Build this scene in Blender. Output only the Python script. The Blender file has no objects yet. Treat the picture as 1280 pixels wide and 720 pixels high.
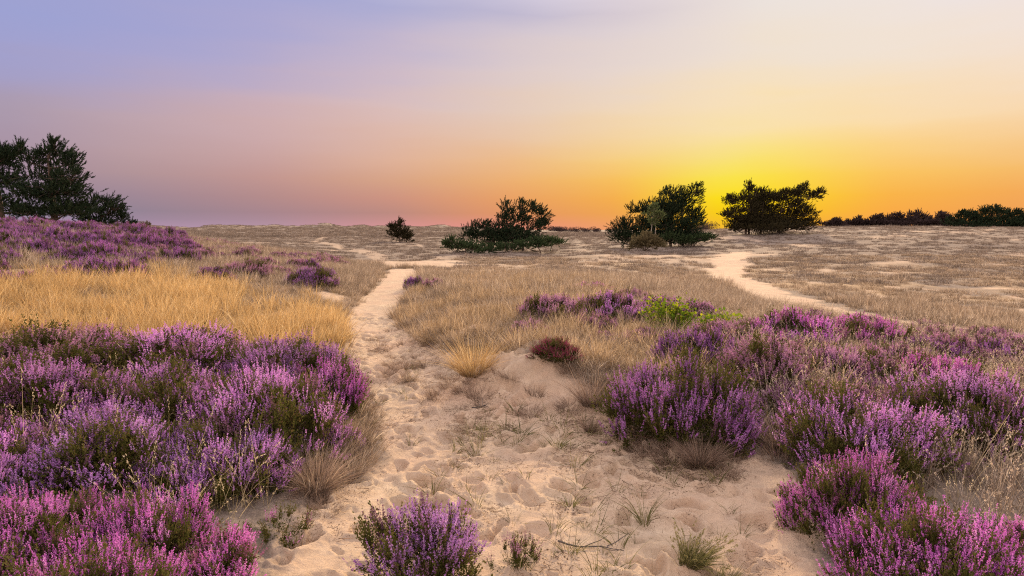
import bpy, math, random
import numpy as np
from mathutils import Vector

random.seed(7)
RNG = np.random.default_rng(11)
SC = bpy.context.scene
COL = SC.collection
R = math.radians

# ------------------------------------------------------------------ camera
CZ, F, PITCH = 1.65, 834.0, math.atan(73.0 / 834.0)      # F in pixels of a 1280 wide picture
cam = bpy.data.cameras.new("camera")
cam.sensor_width = 36.0
cam.lens = F / 1280.0 * 36.0
cam.clip_start, cam.clip_end = 0.05, 8000.0
cam_o = bpy.data.objects.new("camera", cam)
cam_o.location = (0, 0, CZ)
cam_o.rotation_euler = (math.pi / 2 - PITCH, 0, 0)
COL.objects.link(cam_o)
SC.camera = cam_o
CP, SP = math.cos(PITCH), math.sin(PITCH)

# ------------------------------------------------------------------ render settings
SC.render.engine = 'CYCLES'
SC.view_settings.view_transform = 'Standard'
SC.view_settings.look = 'None'
SC.view_settings.exposure = 0.0
SC.view_settings.gamma = 1.0
SC.cycles.use_denoising = False
SC.cycles.pixel_filter_type = 'BLACKMAN_HARRIS'
SC.cycles.filter_width = 1.15
SC.cycles.max_bounces = 7
SC.cycles.diffuse_bounces = 4
SC.cycles.transmission_bounces = 4
SC.cycles.glossy_bounces = 2
SC.cycles.sample_clamp_indirect = 4.0
SC.cycles.sample_clamp_direct = 12.0
SC.render.film_transparent = False

# ------------------------------------------------------------------ sky (a sunset dome with fill light added behind and overhead) and sun
SKY_PX = [0, 160, 320, 480, 640, 780, 900, 960, 1100, 1280]
SKY_PY = [0, 70, 145, 205, 228, 250, 268, 284]
SKY = [
 [(157,162,210),(160,163,210),(164,165,211),(172,172,210),(189,183,208),(215,203,210),(232,220,216),(236,227,221),(239,228,222),(238,226,224)],
 [(163,160,203),(170,165,205),(178,170,205),(195,182,206),(218,203,208),(228,214,212),(236,222,212),(240,225,208),(242,226,208),(244,226,210)],
 [(170,153,170),(190,165,175),(207,176,180),(220,190,185),(230,203,184),(243,216,180),(250,224,178),(251,225,176),(251,222,175),(249,215,170)],
 [(165,140,158),(184,153,155),(198,160,158),(222,175,150),(238,186,132),(248,206,120),(248,225,118),(250,226,100),(252,205,105),(246,190,110)],
 [(152,132,152),(170,143,150),(190,145,140),(212,160,132),(237,174,110),(248,190,85),(250,230,55),(252,222,50),(251,188,80),(245,175,92)],
 [(145,130,150),(155,133,150),(175,138,140),(202,145,130),(233,160,100),(246,175,75),(252,224,15),(253,215,20),(250,178,68),(243,165,85)],
 [(143,130,147),(145,131,148),(165,133,143),(184,137,130),(228,150,100),(240,165,80),(248,205,15),(250,198,18),(250,170,70),(240,160,88)],
 [(180,150,190),(178,145,172),(177,147,165),(215,150,150),(232,145,125),(240,160,100),(245,190,40),(248,180,40),(245,155,85),(235,150,100)],
]
SKY = np.array(SKY, float) / 255.0
SKY = np.where(SKY <= 0.04045, SKY / 12.92, ((SKY + 0.055) / 1.055) ** 2.4)

def sky_at(az, el):
    """linear colour of the dome in a direction of the front quarter (degrees)"""
    a, e = R(az), R(el)
    dx, dy, dz = math.sin(a) * math.cos(e), math.cos(a) * math.cos(e), math.sin(e)
    zc = dy * CP - dz * SP
    px = 640 + F * dx / zc
    py = 360 - F * (dy * SP + dz * CP) / zc
    px = min(max(px, 0), 1280); py = min(max(py, 0), 284)
    i = min(max(np.searchsorted(SKY_PX, px) - 1, 0), len(SKY_PX) - 2)
    j = min(max(np.searchsorted(SKY_PY, py) - 1, 0), len(SKY_PY) - 2)
    u = (px - SKY_PX[i]) / (SKY_PX[i + 1] - SKY_PX[i]); v = (py - SKY_PY[j]) / (SKY_PY[j + 1] - SKY_PY[j])
    return (SKY[j, i] * (1 - u) * (1 - v) + SKY[j, i + 1] * u * (1 - v) + SKY[j + 1, i] * (1 - u) * v + SKY[j + 1, i + 1] * u * v)

SUN_AZ, SUN_EL = 14.0, 21.0        # degrees right of the view axis, above the horizon
SUN_STRENGTH = 5.0
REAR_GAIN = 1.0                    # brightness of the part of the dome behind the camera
REAR_LOW, REAR_MID, ZENITH = (1.55, 1.13, .98), (1.38, 1.13, 1.12), (1.38, 1.28, 1.40)  # unseen rear and top of the dome, brightened as added fill for the foreground

world = bpy.data.worlds.new("World")
SC.world = world
world.use_nodes = True
wt = world.node_tree
wt.nodes.clear()
def wn(t, **k):
    n = wt.nodes.new(t)
    for a, b in k.items(): setattr(n, a, b)
    return n
def wm(op, a, b=None, c=None):
    n = wn('ShaderNodeMath', operation=op)
    for i, s in enumerate((a, b, c)):
        if s is None: continue
        if isinstance(s, (int, float)): n.inputs[i].default_value = s
        else: wt.links.new(s, n.inputs[i])
    return n.outputs[0]
tc = wn('ShaderNodeTexCoord')
sep = wn('ShaderNodeSeparateXYZ')
wt.links.new(tc.outputs['Generated'], sep.inputs[0])
azn = wm('DIVIDE', wm('ARCTAN2', sep.outputs[0], sep.outputs[1]), 2 * math.pi)
azn = wm('ADD', azn, 0.5)
eld = wm('MULTIPLY', wm('ARCSINE', sep.outputs[2]), 180 / math.pi)
# very faint high streaks in the air
mp = wn('ShaderNodeMapping'); mp.inputs['Scale'].default_value = (1.2, 1.2, 9.0); mp.inputs['Rotation'].default_value = (0.12, 0.2, 0)
wt.links.new(tc.outputs['Generated'], mp.inputs[0])
nz = wn('ShaderNodeTexNoise'); nz.inputs['Scale'].default_value = 2.2; nz.inputs['Detail'].default_value = 3
wt.links.new(mp.outputs[0], nz.inputs['Vector'])
eld = wm('ADD', eld, wm('MULTIPLY', wm('MULTIPLY', wm('SUBTRACT', nz.outputs[0], 0.5), 6.0), wm('MINIMUM', wm('MAXIMUM', wm('MULTIPLY', wm('SUBTRACT', eld, 3.0), 0.12), 0.0), 1.0)))
ELS = [-1.0, 0.15, 0.8, 1.4, 2.6, 4.2, 5.8, 8.0, 10.0, 13.0, 15.5, 18.0]
AZS = [-37.5, -34, -30, -25, -20, -15, -10, -5, 0, 5, 9, 12, 14, 16, 18, 20, 22, 25, 29, 33, 37.5]
def ramp_for(el, top=None):
    r = wn('ShaderNodeValToRGB')
    cr = r.color_ramp
    cr.interpolation = 'LINEAR'
    if top is None:
        pts = [(a, sky_at(a, el)) for a in AZS]
        k = min(max(el / 18.0, 0), 1)
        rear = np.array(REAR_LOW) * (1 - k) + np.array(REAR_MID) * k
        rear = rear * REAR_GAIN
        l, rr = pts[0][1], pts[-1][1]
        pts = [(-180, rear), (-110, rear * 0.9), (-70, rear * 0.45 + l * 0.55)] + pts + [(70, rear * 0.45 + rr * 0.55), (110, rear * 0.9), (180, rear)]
    else:
        pts = top
    els = cr.elements
    els[0].position = (pts[0][0] + 180) / 360; els[0].color = (*pts[0][1], 1)
    els[1].position = (pts[-1][0] + 180) / 360; els[1].color = (*pts[-1][1], 1)
    for a, c in pts[1:-1]:
        e = els.new((a + 180) / 360); e.color = (*c, 1)
    wt.links.new(azn, r.inputs[0])
    return r.outputs[0]
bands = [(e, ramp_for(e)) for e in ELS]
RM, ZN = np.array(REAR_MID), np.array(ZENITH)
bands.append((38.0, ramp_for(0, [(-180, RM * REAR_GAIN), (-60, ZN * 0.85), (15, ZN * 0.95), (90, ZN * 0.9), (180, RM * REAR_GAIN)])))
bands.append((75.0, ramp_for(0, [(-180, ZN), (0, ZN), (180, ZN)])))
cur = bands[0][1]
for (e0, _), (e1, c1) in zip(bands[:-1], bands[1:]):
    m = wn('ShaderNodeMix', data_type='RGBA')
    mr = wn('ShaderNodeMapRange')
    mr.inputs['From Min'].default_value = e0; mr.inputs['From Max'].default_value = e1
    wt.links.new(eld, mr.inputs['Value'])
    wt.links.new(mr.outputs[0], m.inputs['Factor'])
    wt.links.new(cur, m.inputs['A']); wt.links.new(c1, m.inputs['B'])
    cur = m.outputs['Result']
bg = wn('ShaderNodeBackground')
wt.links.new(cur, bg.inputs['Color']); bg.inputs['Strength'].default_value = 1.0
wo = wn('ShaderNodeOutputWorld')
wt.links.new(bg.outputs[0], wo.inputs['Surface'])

sun = bpy.data.lights.new("sun", 'SUN')
sun.energy = SUN_STRENGTH; sun.angle = R(5); sun.color = (1.0, 0.72, 0.42)
sun_o = bpy.data.objects.new("sun", sun)
d = Vector((math.sin(R(SUN_AZ)) * math.cos(R(SUN_EL)), math.cos(R(SUN_AZ)) * math.cos(R(SUN_EL)), math.sin(R(SUN_EL))))
sun_o.rotation_euler = d.to_track_quat('Z', 'Y').to_euler()
sun_o.location = (30, 80, 30)
COL.objects.link(sun_o)

# ------------------------------------------------------------------ noise
def _hash(ix, iy, seed):
    h = (ix.astype(np.int64) * 374761393 + iy.astype(np.int64) * 668265263 + seed * 1274126177) & 0xffffffff
    h = ((h ^ (h >> 13)) * 1274126177) & 0xffffffff
    return (h ^ (h >> 16)) & 0xffffffff
def perlin(x, y, seed=0):
    x = np.asarray(x, float); y = np.asarray(y, float)
    ix = np.floor(x); iy = np.floor(y); fx = x - ix; fy = y - iy
    u = fx * fx * fx * (fx * (fx * 6 - 15) + 10); v = fy * fy * fy * (fy * (fy * 6 - 15) + 10)
    def g(jx, jy):
        a = _hash(ix + jx, iy + jy, seed) * (2 * math.pi / 4294967296.0)
        return np.cos(a) * (fx - jx) + np.sin(a) * (fy - jy)
    a = g(0, 0) * (1 - u) + g(1, 0) * u
    b = g(0, 1) * (1 - u) + g(1, 1) * u
    return (a * (1 - v) + b * v) * 1.5
def fbm(x, y, s, seed=0, octv=3):
    t = 0; a = 1.0; n = 0
    for o in range(octv):
        t = t + a * perlin(x / s * 2 ** o + 17.3 * o, y / s * 2 ** o - 9.1 * o, seed + o)
        n += a; a *= 0.5
    return t / n
def sstep(a, b, x):
    t = np.clip((x - a) / (b - a), 0, 1)
    return t * t * (3 - 2 * t)

# ------------------------------------------------------------------ terrain height
TD = [1.5, 3.2, 4.5, 6, 8, 11, 15, 20, 28, 40, 55, 80, 130, 250, 600]
TZ = {
 -500: [.35, .38, .40, .50, .65, .95, 1.25, 1.6, 1.9, 1.9, 1.7, 1.5, 1.4, 2.2, 2.2],
 0:    [.22, .26, .28, .32, .42, .66, 1.0, 1.36, 1.72, 1.72, 1.5, 1.2, 1.1, 2.0, 2.2],
 150:  [.12, .15, .18, .24, .34, .54, .85, 1.18, 1.52, 1.5, 1.2, 1.0, 1.0, 2.0, 2.2],
 300:  [.05, .07, .10, .15, .24, .38, .58, .80, .86, .50, .30, .30, .6, 2.1, 2.3],
 400:  [.02, .03, .05, .08, .14, .26, .40, .50, .35, .05, .0, .2, .6, 2.3, 2.4],
 460:  [0, 0, 0, .02, .04, .07, .12, .13, -.05, -.2, -.1, .2, .6, 2.35, 2.4],
 520:  [0, 0, 0, .03, .08, .16, .22, .18, -.08, -.2, -.05, .2, .6, 2.2, 2.4],
 600:  [0, 0, .02, .09, .25, .40, .42, .28, -.02, -.1, .0, .3, .7, 1.9, 2.0],
 680:  [0, 0, .05, .22, .34, .44, .42, .22, 0, -.1, .0, .3, .55, .3, 0],
 780:  [0, .0, .05, .22, .34, .42, .32, .10, -.12, -.05, .1, .45, .6, .3, 0],
 900:  [0, .02, .10, .26, .38, .40, .10, -.2, -.25, -.05, .3, 1.5, 1.5, 1.0, .6],
 1000: [.02, .05, .14, .28, .38, .26, -.15, -.3, -.25, .05, .5, 1.72, 1.9, 2.2, 2.0],
 1100: [.05, .08, .14, .22, .27, .0, -.32, -.40, -.22, .1, .6, 1.80, 2.0, 2.4, 2.2],
 1280: [.08, .10, .12, .15, .10, -.15, -.42, -.45, -.25, .1, .6, 1.78, 2.0, 2.4, 2.2],
 1900: [.10, .12, .12, .10, .05, -.2, -.42, -.45, -.2, .2, .7, 1.7, 2.0, 2.4, 2.2],
}
def hermite(xk, yk, x):
    """smooth monotone-ish interpolation along the last axis of yk"""
    xk = np.asarray(xk, float); h = np.diff(xk); dl = np.diff(yk, axis=-1) / h
    m = np.zeros_like(yk)
    a, b = dl[..., :-1], dl[..., 1:]
    ok = a * b > 0
    m[..., 1:-1] = np.where(ok, 2 * a * b / np.where(ok, a + b, 1), 0)
    m[..., 0] = dl[..., 0]; m[..., -1] = dl[..., -1]
    i = np.clip(np.searchsorted(xk, x) - 1, 0, len(xk) - 2)
    t = np.clip((x - xk[i]) / h[i], 0, 1)
    return ((2 * t**3 - 3 * t**2 + 1) * yk[..., i] + (t**3 - 2 * t**2 + t) * h[i] * m[..., i]
            + (-2 * t**3 + 3 * t**2) * yk[..., i + 1] + (t**3 - t**2) * h[i] * m[..., i + 1])
_cols = sorted(TZ)
_u = np.array([(c - 640) / F for c in _cols])
_ld = np.log(np.array(TD, float))
NU, ND = 500, 500
U0, U1, L0, L1 = _u[0], _u[-1], _ld[0], _ld[-1]
_T = hermite(_ld, np.array([TZ[c] for c in _cols], float), np.linspace(L0, L1, ND))      # cols x ND
_T = hermite(_u, _T.T.copy(), np.linspace(U0, U1, NU)).T                                 # NU x ND
for _ in range(14):
    _T = (np.pad(_T, ((1, 1), (0, 0)), 'edge')[:-2] + 2 * _T + np.pad(_T, ((1, 1), (0, 0)), 'edge')[2:]) / 4
def base_h(X, Y):
    dd = np.maximum(Y, 1.5)
    u = np.clip((X / np.maximum(Y, 2.2) - U0) / (U1 - U0), 0, 1) * (NU - 1.001)
    l = np.clip((np.log(dd) - L0) / (L1 - L0), 0, 1) * (ND - 1.001)
    i = u.astype(int); j = l.astype(int); a = u - i; b = l - j
    return _T[i, j] * (1 - a) * (1 - b) + _T[i + 1, j] * a * (1 - b) + _T[i, j + 1] * (1 - a) * b + _T[i + 1, j + 1] * a * b
def mid_h(X, Y):
    dist = np.hypot(X, Y)
    z = base_h(X, Y)
    z = z + 0.05 * sstep(3, 8, dist) * fbm(X, Y, 2.2, 3, 2)
    z = z + 0.20 * sstep(14, 40, dist) * fbm(X, Y, 11.0, 5, 3) + .16 * sstep(24, 45, dist) * fbm(X, Y, 3.6, 6, 2)
    z = z + 1.0 * sstep(100, 240, dist) * fbm(X, Y, 34.0, 8, 4) + 3.6 * np.exp(-((Y - 255) / 40.0) ** 2) * (1 - sstep(-5, 20, X)) * np.maximum(fbm(X, Y * .3, 15.0, 12, 3), -.1)
    for (bx, by, br, bh) in ((.10, 6.50, .55, .27), (.60, 6.1, .45, .16), (.70, 5.6, .30, .10), (-.7, 8.6, .6, .10), (1.3, 5.9, .5, .10), (1.0, 5.2, .3, .06), (-.55, 7.9, .5, .06)):
        z = z + bh * np.exp(-(((X - bx) / br) ** 2 + ((Y - by) / (br * .8)) ** 2) ** 1.5) * (1 + .35 * fbm(X, Y, .25, 14, 2))
    return z

def project(X, Y, Z):
    zc = Y * CP + (CZ - Z) * SP
    zc = np.where(zc < 0.01, 0.01, zc)
    return 640 + F * X / zc, 360 - F * (Y * SP + (Z - CZ) * CP) / zc
_YS = np.exp(np.linspace(math.log(1.3), math.log(500), 2600))
def G(px, py, last=False):
    """ground point seen at a picture position"""
    ry = CP + (360 - py) / F * SP; rz = -SP + (360 - py) / F * CP; rx = (px - 640) / F
    Yv = _YS; Xv = rx / ry * Yv; Zv = CZ + rz / ry * Yv
    below = Zv - mid_h(Xv, Yv) < 0
    k = int(np.argmax(below)) if below.any() else len(Yv) - 1
    return float(Xv[k]), float(Yv[k])

# ------------------------------------------------------------------ paths of bare sand
def poly_dist(X, Y, pts):
    """normalised distance to a polyline whose points are (x, y, halfwidth)"""
    best = np.full(np.shape(X), 1e9)
    for (x0, y0, w0), (x1, y1, w1) in zip(pts[:-1], pts[1:]):
        dx, dy = x1 - x0, y1 - y0
        t = np.clip(((X - x0) * dx + (Y - y0) * dy) / (dx * dx + dy * dy + 1e-9), 0, 1)
        dd = np.hypot(X - x0 - t * dx, Y - y0 - t * dy) / (w0 + (w1 - w0) * t)
        best = np.minimum(best, dd)
    return best
def gp(px, py, w):
    x, y = G(px, py); return (x, y, w)
PATH_MAIN = [(0.10, 1.0, 1.4), gp(655, 710, 1.42), gp(690, 640, 1.42), gp(680, 590, 1.28), gp(620, 540, 1.0), gp(540, 490, .72), gp(482, 445, .50), gp(462, 402, .48), gp(485, 368, .50), gp(500, 352, .52), gp(504, 343, .65), gp(506, 337, .7)]
PATH_FLAT = [gp(495, 333, 1.5), gp(525, 328, 2.4), gp(565, 333, 1.6)]
PATH_FAR = [gp(495, 331, .8), gp(462, 315, .7), gp(392, 303, 0.6), gp(408, 295, 0.6)]
PATH_RIGHT = [gp(1290, 434, 1.0), gp(1200, 420, 1.1), gp(1110, 405, 1.3), gp(1010, 384, 1.1), gp(950, 362, .8), gp(905, 345, .8), gp(912, 326, 1.0), gp(925, 316, .7)]
PATH_BAND = [gp(590, 338, 1.5), gp(680, 332, 1.8), gp(760, 326, 2.2), gp(840, 326, 2.2), gp(900, 338, 1.2)]
def sand_mask(X, Y):
    w = 0.16 * fbm(X, Y, 0.7, 21, 3)
    m = 1 - sstep(0.82, 1.08, poly_dist(X, Y, PATH_MAIN) + w * 1.3)
    for p, k, s in ((PATH_FLAT, .76, 2.), (PATH_FAR, .50, 4.), (PATH_RIGHT, .82, 1.2), (PATH_BAND, .42, 4.)):
        q = poly_dist(X, Y, p) + 0.9 * fbm(X, Y, s, 31, 3)
        m = np.maximum(m, k * (1 - sstep(0.7, 1.25, q)))
    # blown-out pale patches over the plain
    dist = np.hypot(X, Y)
    n = fbm(X, Y / 1.0, 6.0, 41, 4) + 0.45 * fbm(X, Y, 1.3, 43, 3)
    m = np.maximum(m, 0.56 * sstep(-.05, 0.5, n) * sstep(22, 30, Y) * (1 - 0.75 * sstep(60, 140, Y)))
    n2 = fbm(X, Y, 1.5, 47, 3)
    m = np.maximum(m, 0.7 * sstep(0.14, 0.4, n2) * (1 - sstep(22, 30, Y)))
    # scarp below the knoll and strip below the right bank
    for (px, py, w_) in ((650, 482, .32), (690, 510, .38), (740, 530, .35), (810, 575, .4), (900, 600, .45), (960, 640, .45)):
        x, y = G(px, py)
        m = np.maximum(m, 0.9 * (1 - sstep(0.6, 1.25, np.hypot(X - x, Y - y) / w_ + w * 2)))
    return m

# footprints and scuffs as a 1 cm height raster
HX0, HX1, HY0, HY1, HS = -3.2, 3.8, 1.2, 13.5, 0.0125
hx = np.arange(HX0, HX1, HS); hy = np.arange(HY0, HY1, HS)
HXX, HYY = np.meshgrid(hx, hy, indexing='ij')
foot = np.zeros_like(HXX)
rs = np.random.default_rng(5)
WX = .07 * fbm(HXX, HYY, .16, 81, 3); WY = .07 * fbm(HXX, HYY, .16, 84, 3)
for k in range(3400):
    x = rs.uniform(HX0 + .3, HX1 - .3); y = rs.uniform(HY0 + .3, HY1 - .3)
    big = rs.random() < 0.34
    a = rs.uniform(.09, .16) if big else rs.uniform(.03, .08)
    b = a * rs.uniform(.35, .6); dep = (rs.uniform(.022, .055) if big else rs.uniform(.006, .020))
    th = rs.normal() * .6 + math.pi / 2 if big else rs.uniform(0, math.pi)
    i0, i1 = int((x - 2 * a - HX0) / HS), int((x + 2 * a - HX0) / HS); j0, j1 = int((y - 2 * a - HY0) / HS), int((y + 2 * a - HY0) / HS)
    i0, j0 = max(i0, 0), max(j0, 0)
    X_, Y_ = HXX[i0:i1, j0:j1] - x, HYY[i0:i1, j0:j1] - y
    X_ = X_ + WX[i0:i1, j0:j1]; Y_ = Y_ + WY[i0:i1, j0:j1]
    p = (X_ * math.cos(th) + Y_ * math.sin(th)) / a; q = (-X_ * math.sin(th) + Y_ * math.cos(th)) / b
    r2 = np.sqrt(p * p + q * q)
    foot[i0:i1, j0:j1] += dep * (-(1 - sstep(.35, 1.0, r2)) + 0.42 * np.exp(-((r2 - 1.15) / .26) ** 2))
foot += 0.022 * fbm(HXX, HYY, .34, 61, 3) + 0.007 * fbm(HXX, HYY, .085, 65, 2)
foot *= (sstep(HX0, HX0 + .5, HXX) * (1 - sstep(HX1 - .5, HX1, HXX)) * sstep(HY0, HY0 + .2, HYY) * (1 - sstep(HY1 - 2, HY1, HYY)))
def height(X, Y):
    X = np.asarray(X, float); Y = np.asarray(Y, float)
    z = mid_h(X, Y)
    s = sand_mask(X, Y)
    i = np.clip((X - HX0) / HS, 0, foot.shape[0] - 1.001); j = np.clip((Y - HY0) / HS, 0, foot.shape[1] - 1.001)
    ii, jj = i.astype(int), j.astype(int); a, b = i - ii, j - jj
    f = foot[ii, jj] * (1 - a) * (1 - b) + foot[ii + 1, jj] * a * (1 - b) + foot[ii, jj + 1] * (1 - a) * b + foot[ii + 1, jj + 1] * a * b
    inside = (X > HX0) & (X < HX1) & (Y > HY0) & (Y < HY1)
    z = z + np.where(inside, f * (0.35 + 0.65 * s), 0)
    dist = np.hypot(X, Y)
    z = z + 0.05 * (1 - s) * sstep(5, 14, dist) * (1 - sstep(150, 400, dist)) * fbm(X, Y, .75, 71, 2)
    z = z + 0.03 * s * sstep(9, 14, dist) * (1 - sstep(80, 200, dist)) * fbm(X, Y, .5, 73, 2)
    return z
def hgt(x, y):
    return float(height(np.array([x]), np.array([y]))[0])

# ------------------------------------------------------------------ mesh helper
def mesh_from(name, V, T, attrs=None, quads=None, smooth=False):
    me = bpy.data.meshes.new(name)
    V = np.asarray(V, np.float32)
    nt = 0 if T is None else len(T); nq = 0 if quads is None else len(quads)
    me.vertices.add(len(V)); me.vertices.foreach_set('co', V.ravel())
    me.loops.add(nt * 3 + nq * 4); me.polygons.add(nt + nq)
    li = []; ls = []
    if nt: li.append(np.asarray(T, np.int32).ravel()); ls.append(np.arange(nt) * 3)
    if nq: li.append(np.asarray(quads, np.int32).ravel()); ls.append(nt * 3 + np.arange(nq) * 4)
    me.loops.foreach_set('vertex_index', np.concatenate(li).astype(np.int32))
    me.polygons.foreach_set('loop_start', np.concatenate(ls).astype(np.int32))
    if smooth: me.polygons.foreach_set('use_smooth', np.ones(nt + nq, bool))
    for k, a in (attrs or {}).items():
        at = me.attributes.new(k, 'FLOAT', 'POINT'); at.data.foreach_set('value', np.asarray(a, np.float32).ravel())
    me.update(calc_edges=True)
    return me
class Geo:
    def __init__(s): s.V = []; s.T = []; s.a = []; s.b = []; s.n = 0
    def add(s, V, T, a, b):
        s.V.append(V.reshape(-1, 3)); s.T.append(T.reshape(-1, 3) + s.n)
        s.a.append(np.broadcast_to(a, V.shape[:-1]).ravel()); s.b.append(np.broadcast_to(b, V.shape[:-1]).ravel())
        s.n += V.reshape(-1, 3).shape[0]
    def mesh(s, name, smooth=False):
        return mesh_from(name, np.concatenate(s.V), np.concatenate(s.T), {'var': np.concatenate(s.a), 'along': np.concatenate(s.b)}, smooth=smooth)
def unit(v): return v / np.maximum(np.linalg.norm(v, axis=-1, keepdims=True), 1e-9)
def blades(g, base, dirv, L, bend, width, seg=3, var=None, rng=RNG, taper=1.0):
    """thin curved ribbons; bend is a vector added quadratically"""
    n = len(base); t = np.linspace(0, 1, seg + 1)[None, :, None]
    C = base[:, None] + dirv[:, None] * L[:, None, None] * t + bend[:, None] * L[:, None, None] * t ** 2
    side = unit(np.cross(dirv, unit(rng.normal(size=(n, 3)))))
    w = width[:, None, None] * (1 - taper * t ** 1.5) * 0.5
    A = C - side[:, None] * w; B = C + side[:, None] * w
    V = np.stack([A, B], 2).reshape(n, -1, 3)
    q = []
    for k in range(seg):
        q += [(2 * k, 2 * k + 1, 2 * k + 3), (2 * k, 2 * k + 3, 2 * k + 2)]
    T = np.arange(n)[:, None, None] * (2 * (seg + 1)) + np.array(q)[None]
    var = rng.random(n) if var is None else var
    g.add(V, T, np.broadcast_to(var[:, None], V.shape[:2]), np.broadcast_to(np.repeat(t[0, :, 0], 2)[None], V.shape[:2]))
    return C
def flakes(g, cen, size, var, along, rng=RNG, elong=1.0, axis=None):
    """small two-triangle folded petals or leaves"""
    n = len(cen)
    a = unit(rng.normal(size=(n, 3)))
    if axis is not None: a = unit(axis + 0.55 * a)
    b = unit(np.cross(a, rng.normal(size=(n, 3)))); c = np.cross(a, b)
    s = size[:, None]
    V = np.stack([cen - a * s * elong * .5, cen + b * s * .5 + c * s * .15, cen + a * s * elong * .5, cen - b * s * .5 + c * s * .15], 1)
    T = np.arange(n)[:, None, None] * 4 + np.array([(0, 1, 2), (0, 2, 3)])[None]
    g.add(V, T, np.broadcast_to(var[:, None], (n, 4)), np.broadcast_to(along[:, None], (n, 4)))
def tube(g, pts, rad, sides=6, var=0.5):
    pts = np.asarray(pts, float); n = len(pts); rad = np.asarray(rad, float)
    tan = np.gradient(pts, axis=0); tan = unit(tan)
    up = np.array([0.3, 0.9, 0.2]); s = unit(np.cross(tan, up)); c = np.cross(tan, s)
    th = np.linspace(0, 2 * math.pi, sides, endpoint=False)
    V = pts[:, None] + rad[:, None, None] * (np.cos(th)[None, :, None] * s[:, None] + np.sin(th)[None, :, None] * c[:, None])
    T = []
    for i in range(n - 1):
        for k in range(sides):
            a, b = i * sides + k, i * sides + (k + 1) % sides
            T += [(a, b, b + sides), (a, b + sides, a + sides)]
    g.add(V, np.array(T), var, 0.5)

# ------------------------------------------------------------------ materials
def new_mat(name):
    m = bpy.data.materials.new(name); m.use_nodes = True; m.node_tree.nodes.clear(); return m
def plant_mat(name, stops, along_mix=None, rough=0.85, trans=0.35, obj_var=0.15, hue_var=0.0, trans_tint=(1, 1, 1)):
    """colour from the 'var' attribute through a ramp; along darkens to a second colour; part of the light passes through"""
    m = new_mat(name); nt = m.node_tree; N = nt.nodes; L = nt.links
    at = N.new('ShaderNodeAttribute'); at.attribute_name = 'var'
    rp = N.new('ShaderNodeValToRGB'); e = rp.color_ramp.elements
    e[0].position, e[0].color = stops[0][0], (*stops[0][1], 1)
    e[1].position, e[1].color = stops[-1][0], (*stops[-1][1], 1)
    for p, c in stops[1:-1]:
        x = e.new(p); x.color = (*c, 1)
    L.new(at.outputs['Fac'], rp.inputs[0])
    col = rp.outputs[0]
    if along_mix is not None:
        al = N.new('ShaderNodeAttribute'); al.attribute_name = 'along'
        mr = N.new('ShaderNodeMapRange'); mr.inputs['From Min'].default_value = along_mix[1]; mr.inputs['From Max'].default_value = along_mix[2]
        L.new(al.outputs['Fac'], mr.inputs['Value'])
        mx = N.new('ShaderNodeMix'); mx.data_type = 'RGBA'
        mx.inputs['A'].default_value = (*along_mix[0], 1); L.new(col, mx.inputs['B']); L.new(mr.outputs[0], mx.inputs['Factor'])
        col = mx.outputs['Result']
    oi = N.new('ShaderNodeObjectInfo')
    hs = N.new('ShaderNodeHueSaturation')
    m1 = N.new('ShaderNodeMapRange'); m1.inputs['To Min'].default_value = 1 - obj_var; m1.inputs['To Max'].default_value = 1 + obj_var
    L.new(oi.outputs['Random'], m1.inputs['Value']); L.new(m1.outputs[0], hs.inputs['Value'])
    if hue_var:
        mm = N.new('ShaderNodeMath'); mm.operation = 'MULTIPLY'; mm.inputs[1].default_value = 7.31
        fr = N.new('ShaderNodeMath'); fr.operation = 'FRACT'
        m2 = N.new('ShaderNodeMapRange'); m2.inputs['To Min'].default_value = 0.5 - hue_var; m2.inputs['To Max'].default_value = 0.5 + hue_var
        L.new(oi.outputs['Random'], mm.inputs[0]); L.new(mm.outputs[0], fr.inputs[0]); L.new(fr.outputs[0], m2.inputs['Value']); L.new(m2.outputs[0], hs.inputs['Hue'])
    L.new(col, hs.inputs['Color']); col = hs.outputs[0]
    df = N.new('ShaderNodeBsdfDiffuse'); L.new(col, df.inputs['Color'])
    tr = N.new('ShaderNodeBsdfTranslucent')
    tt = N.new('ShaderNodeMix'); tt.data_type = 'RGBA'; tt.blend_type = 'MULTIPLY'; tt.inputs['Factor'].default_value = 1
    L.new(col, tt.inputs['A']); tt.inputs['B'].default_value = (*trans_tint, 1); L.new(tt.outputs['Result'], tr.inputs['Color'])
    ms = N.new('ShaderNodeMixShader'); ms.inputs[0].default_value = trans
    L.new(df.outputs[0], ms.inputs[1]); L.new(tr.outputs[0], ms.inputs[2])
    out = N.new('ShaderNodeOutputMaterial'); L.new(ms.outputs[0], out.inputs['Surface'])
    return m
M = {}
M['bloom_lilac'] = plant_mat('bloom_lilac', [(0, (.26, .15, .13)), (.12, (.34, .15, .28)), (.35, (.52, .23, .58)), (.75, (.70, .34, .72)), (1, (.86, .54, .82))], trans=.4, obj_var=.18, hue_var=.018)
M['bloom_magenta'] = plant_mat('bloom_magenta', [(0, (.28, .14, .12)), (.12, (.40, .12, .32)), (.35, (.62, .17, .56)), (.75, (.78, .28, .70)), (1, (.90, .52, .82))], trans=.4, obj_var=.18, hue_var=.014)
M['bloom_mauve'] = plant_mat('bloom_mauve', [(0, (.30, .14, .20)), (.35, (.46, .22, .36)), (.75, (.60, .30, .50)), (1, (.72, .50, .52))], trans=.4, obj_var=.12, hue_var=.012)
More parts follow.
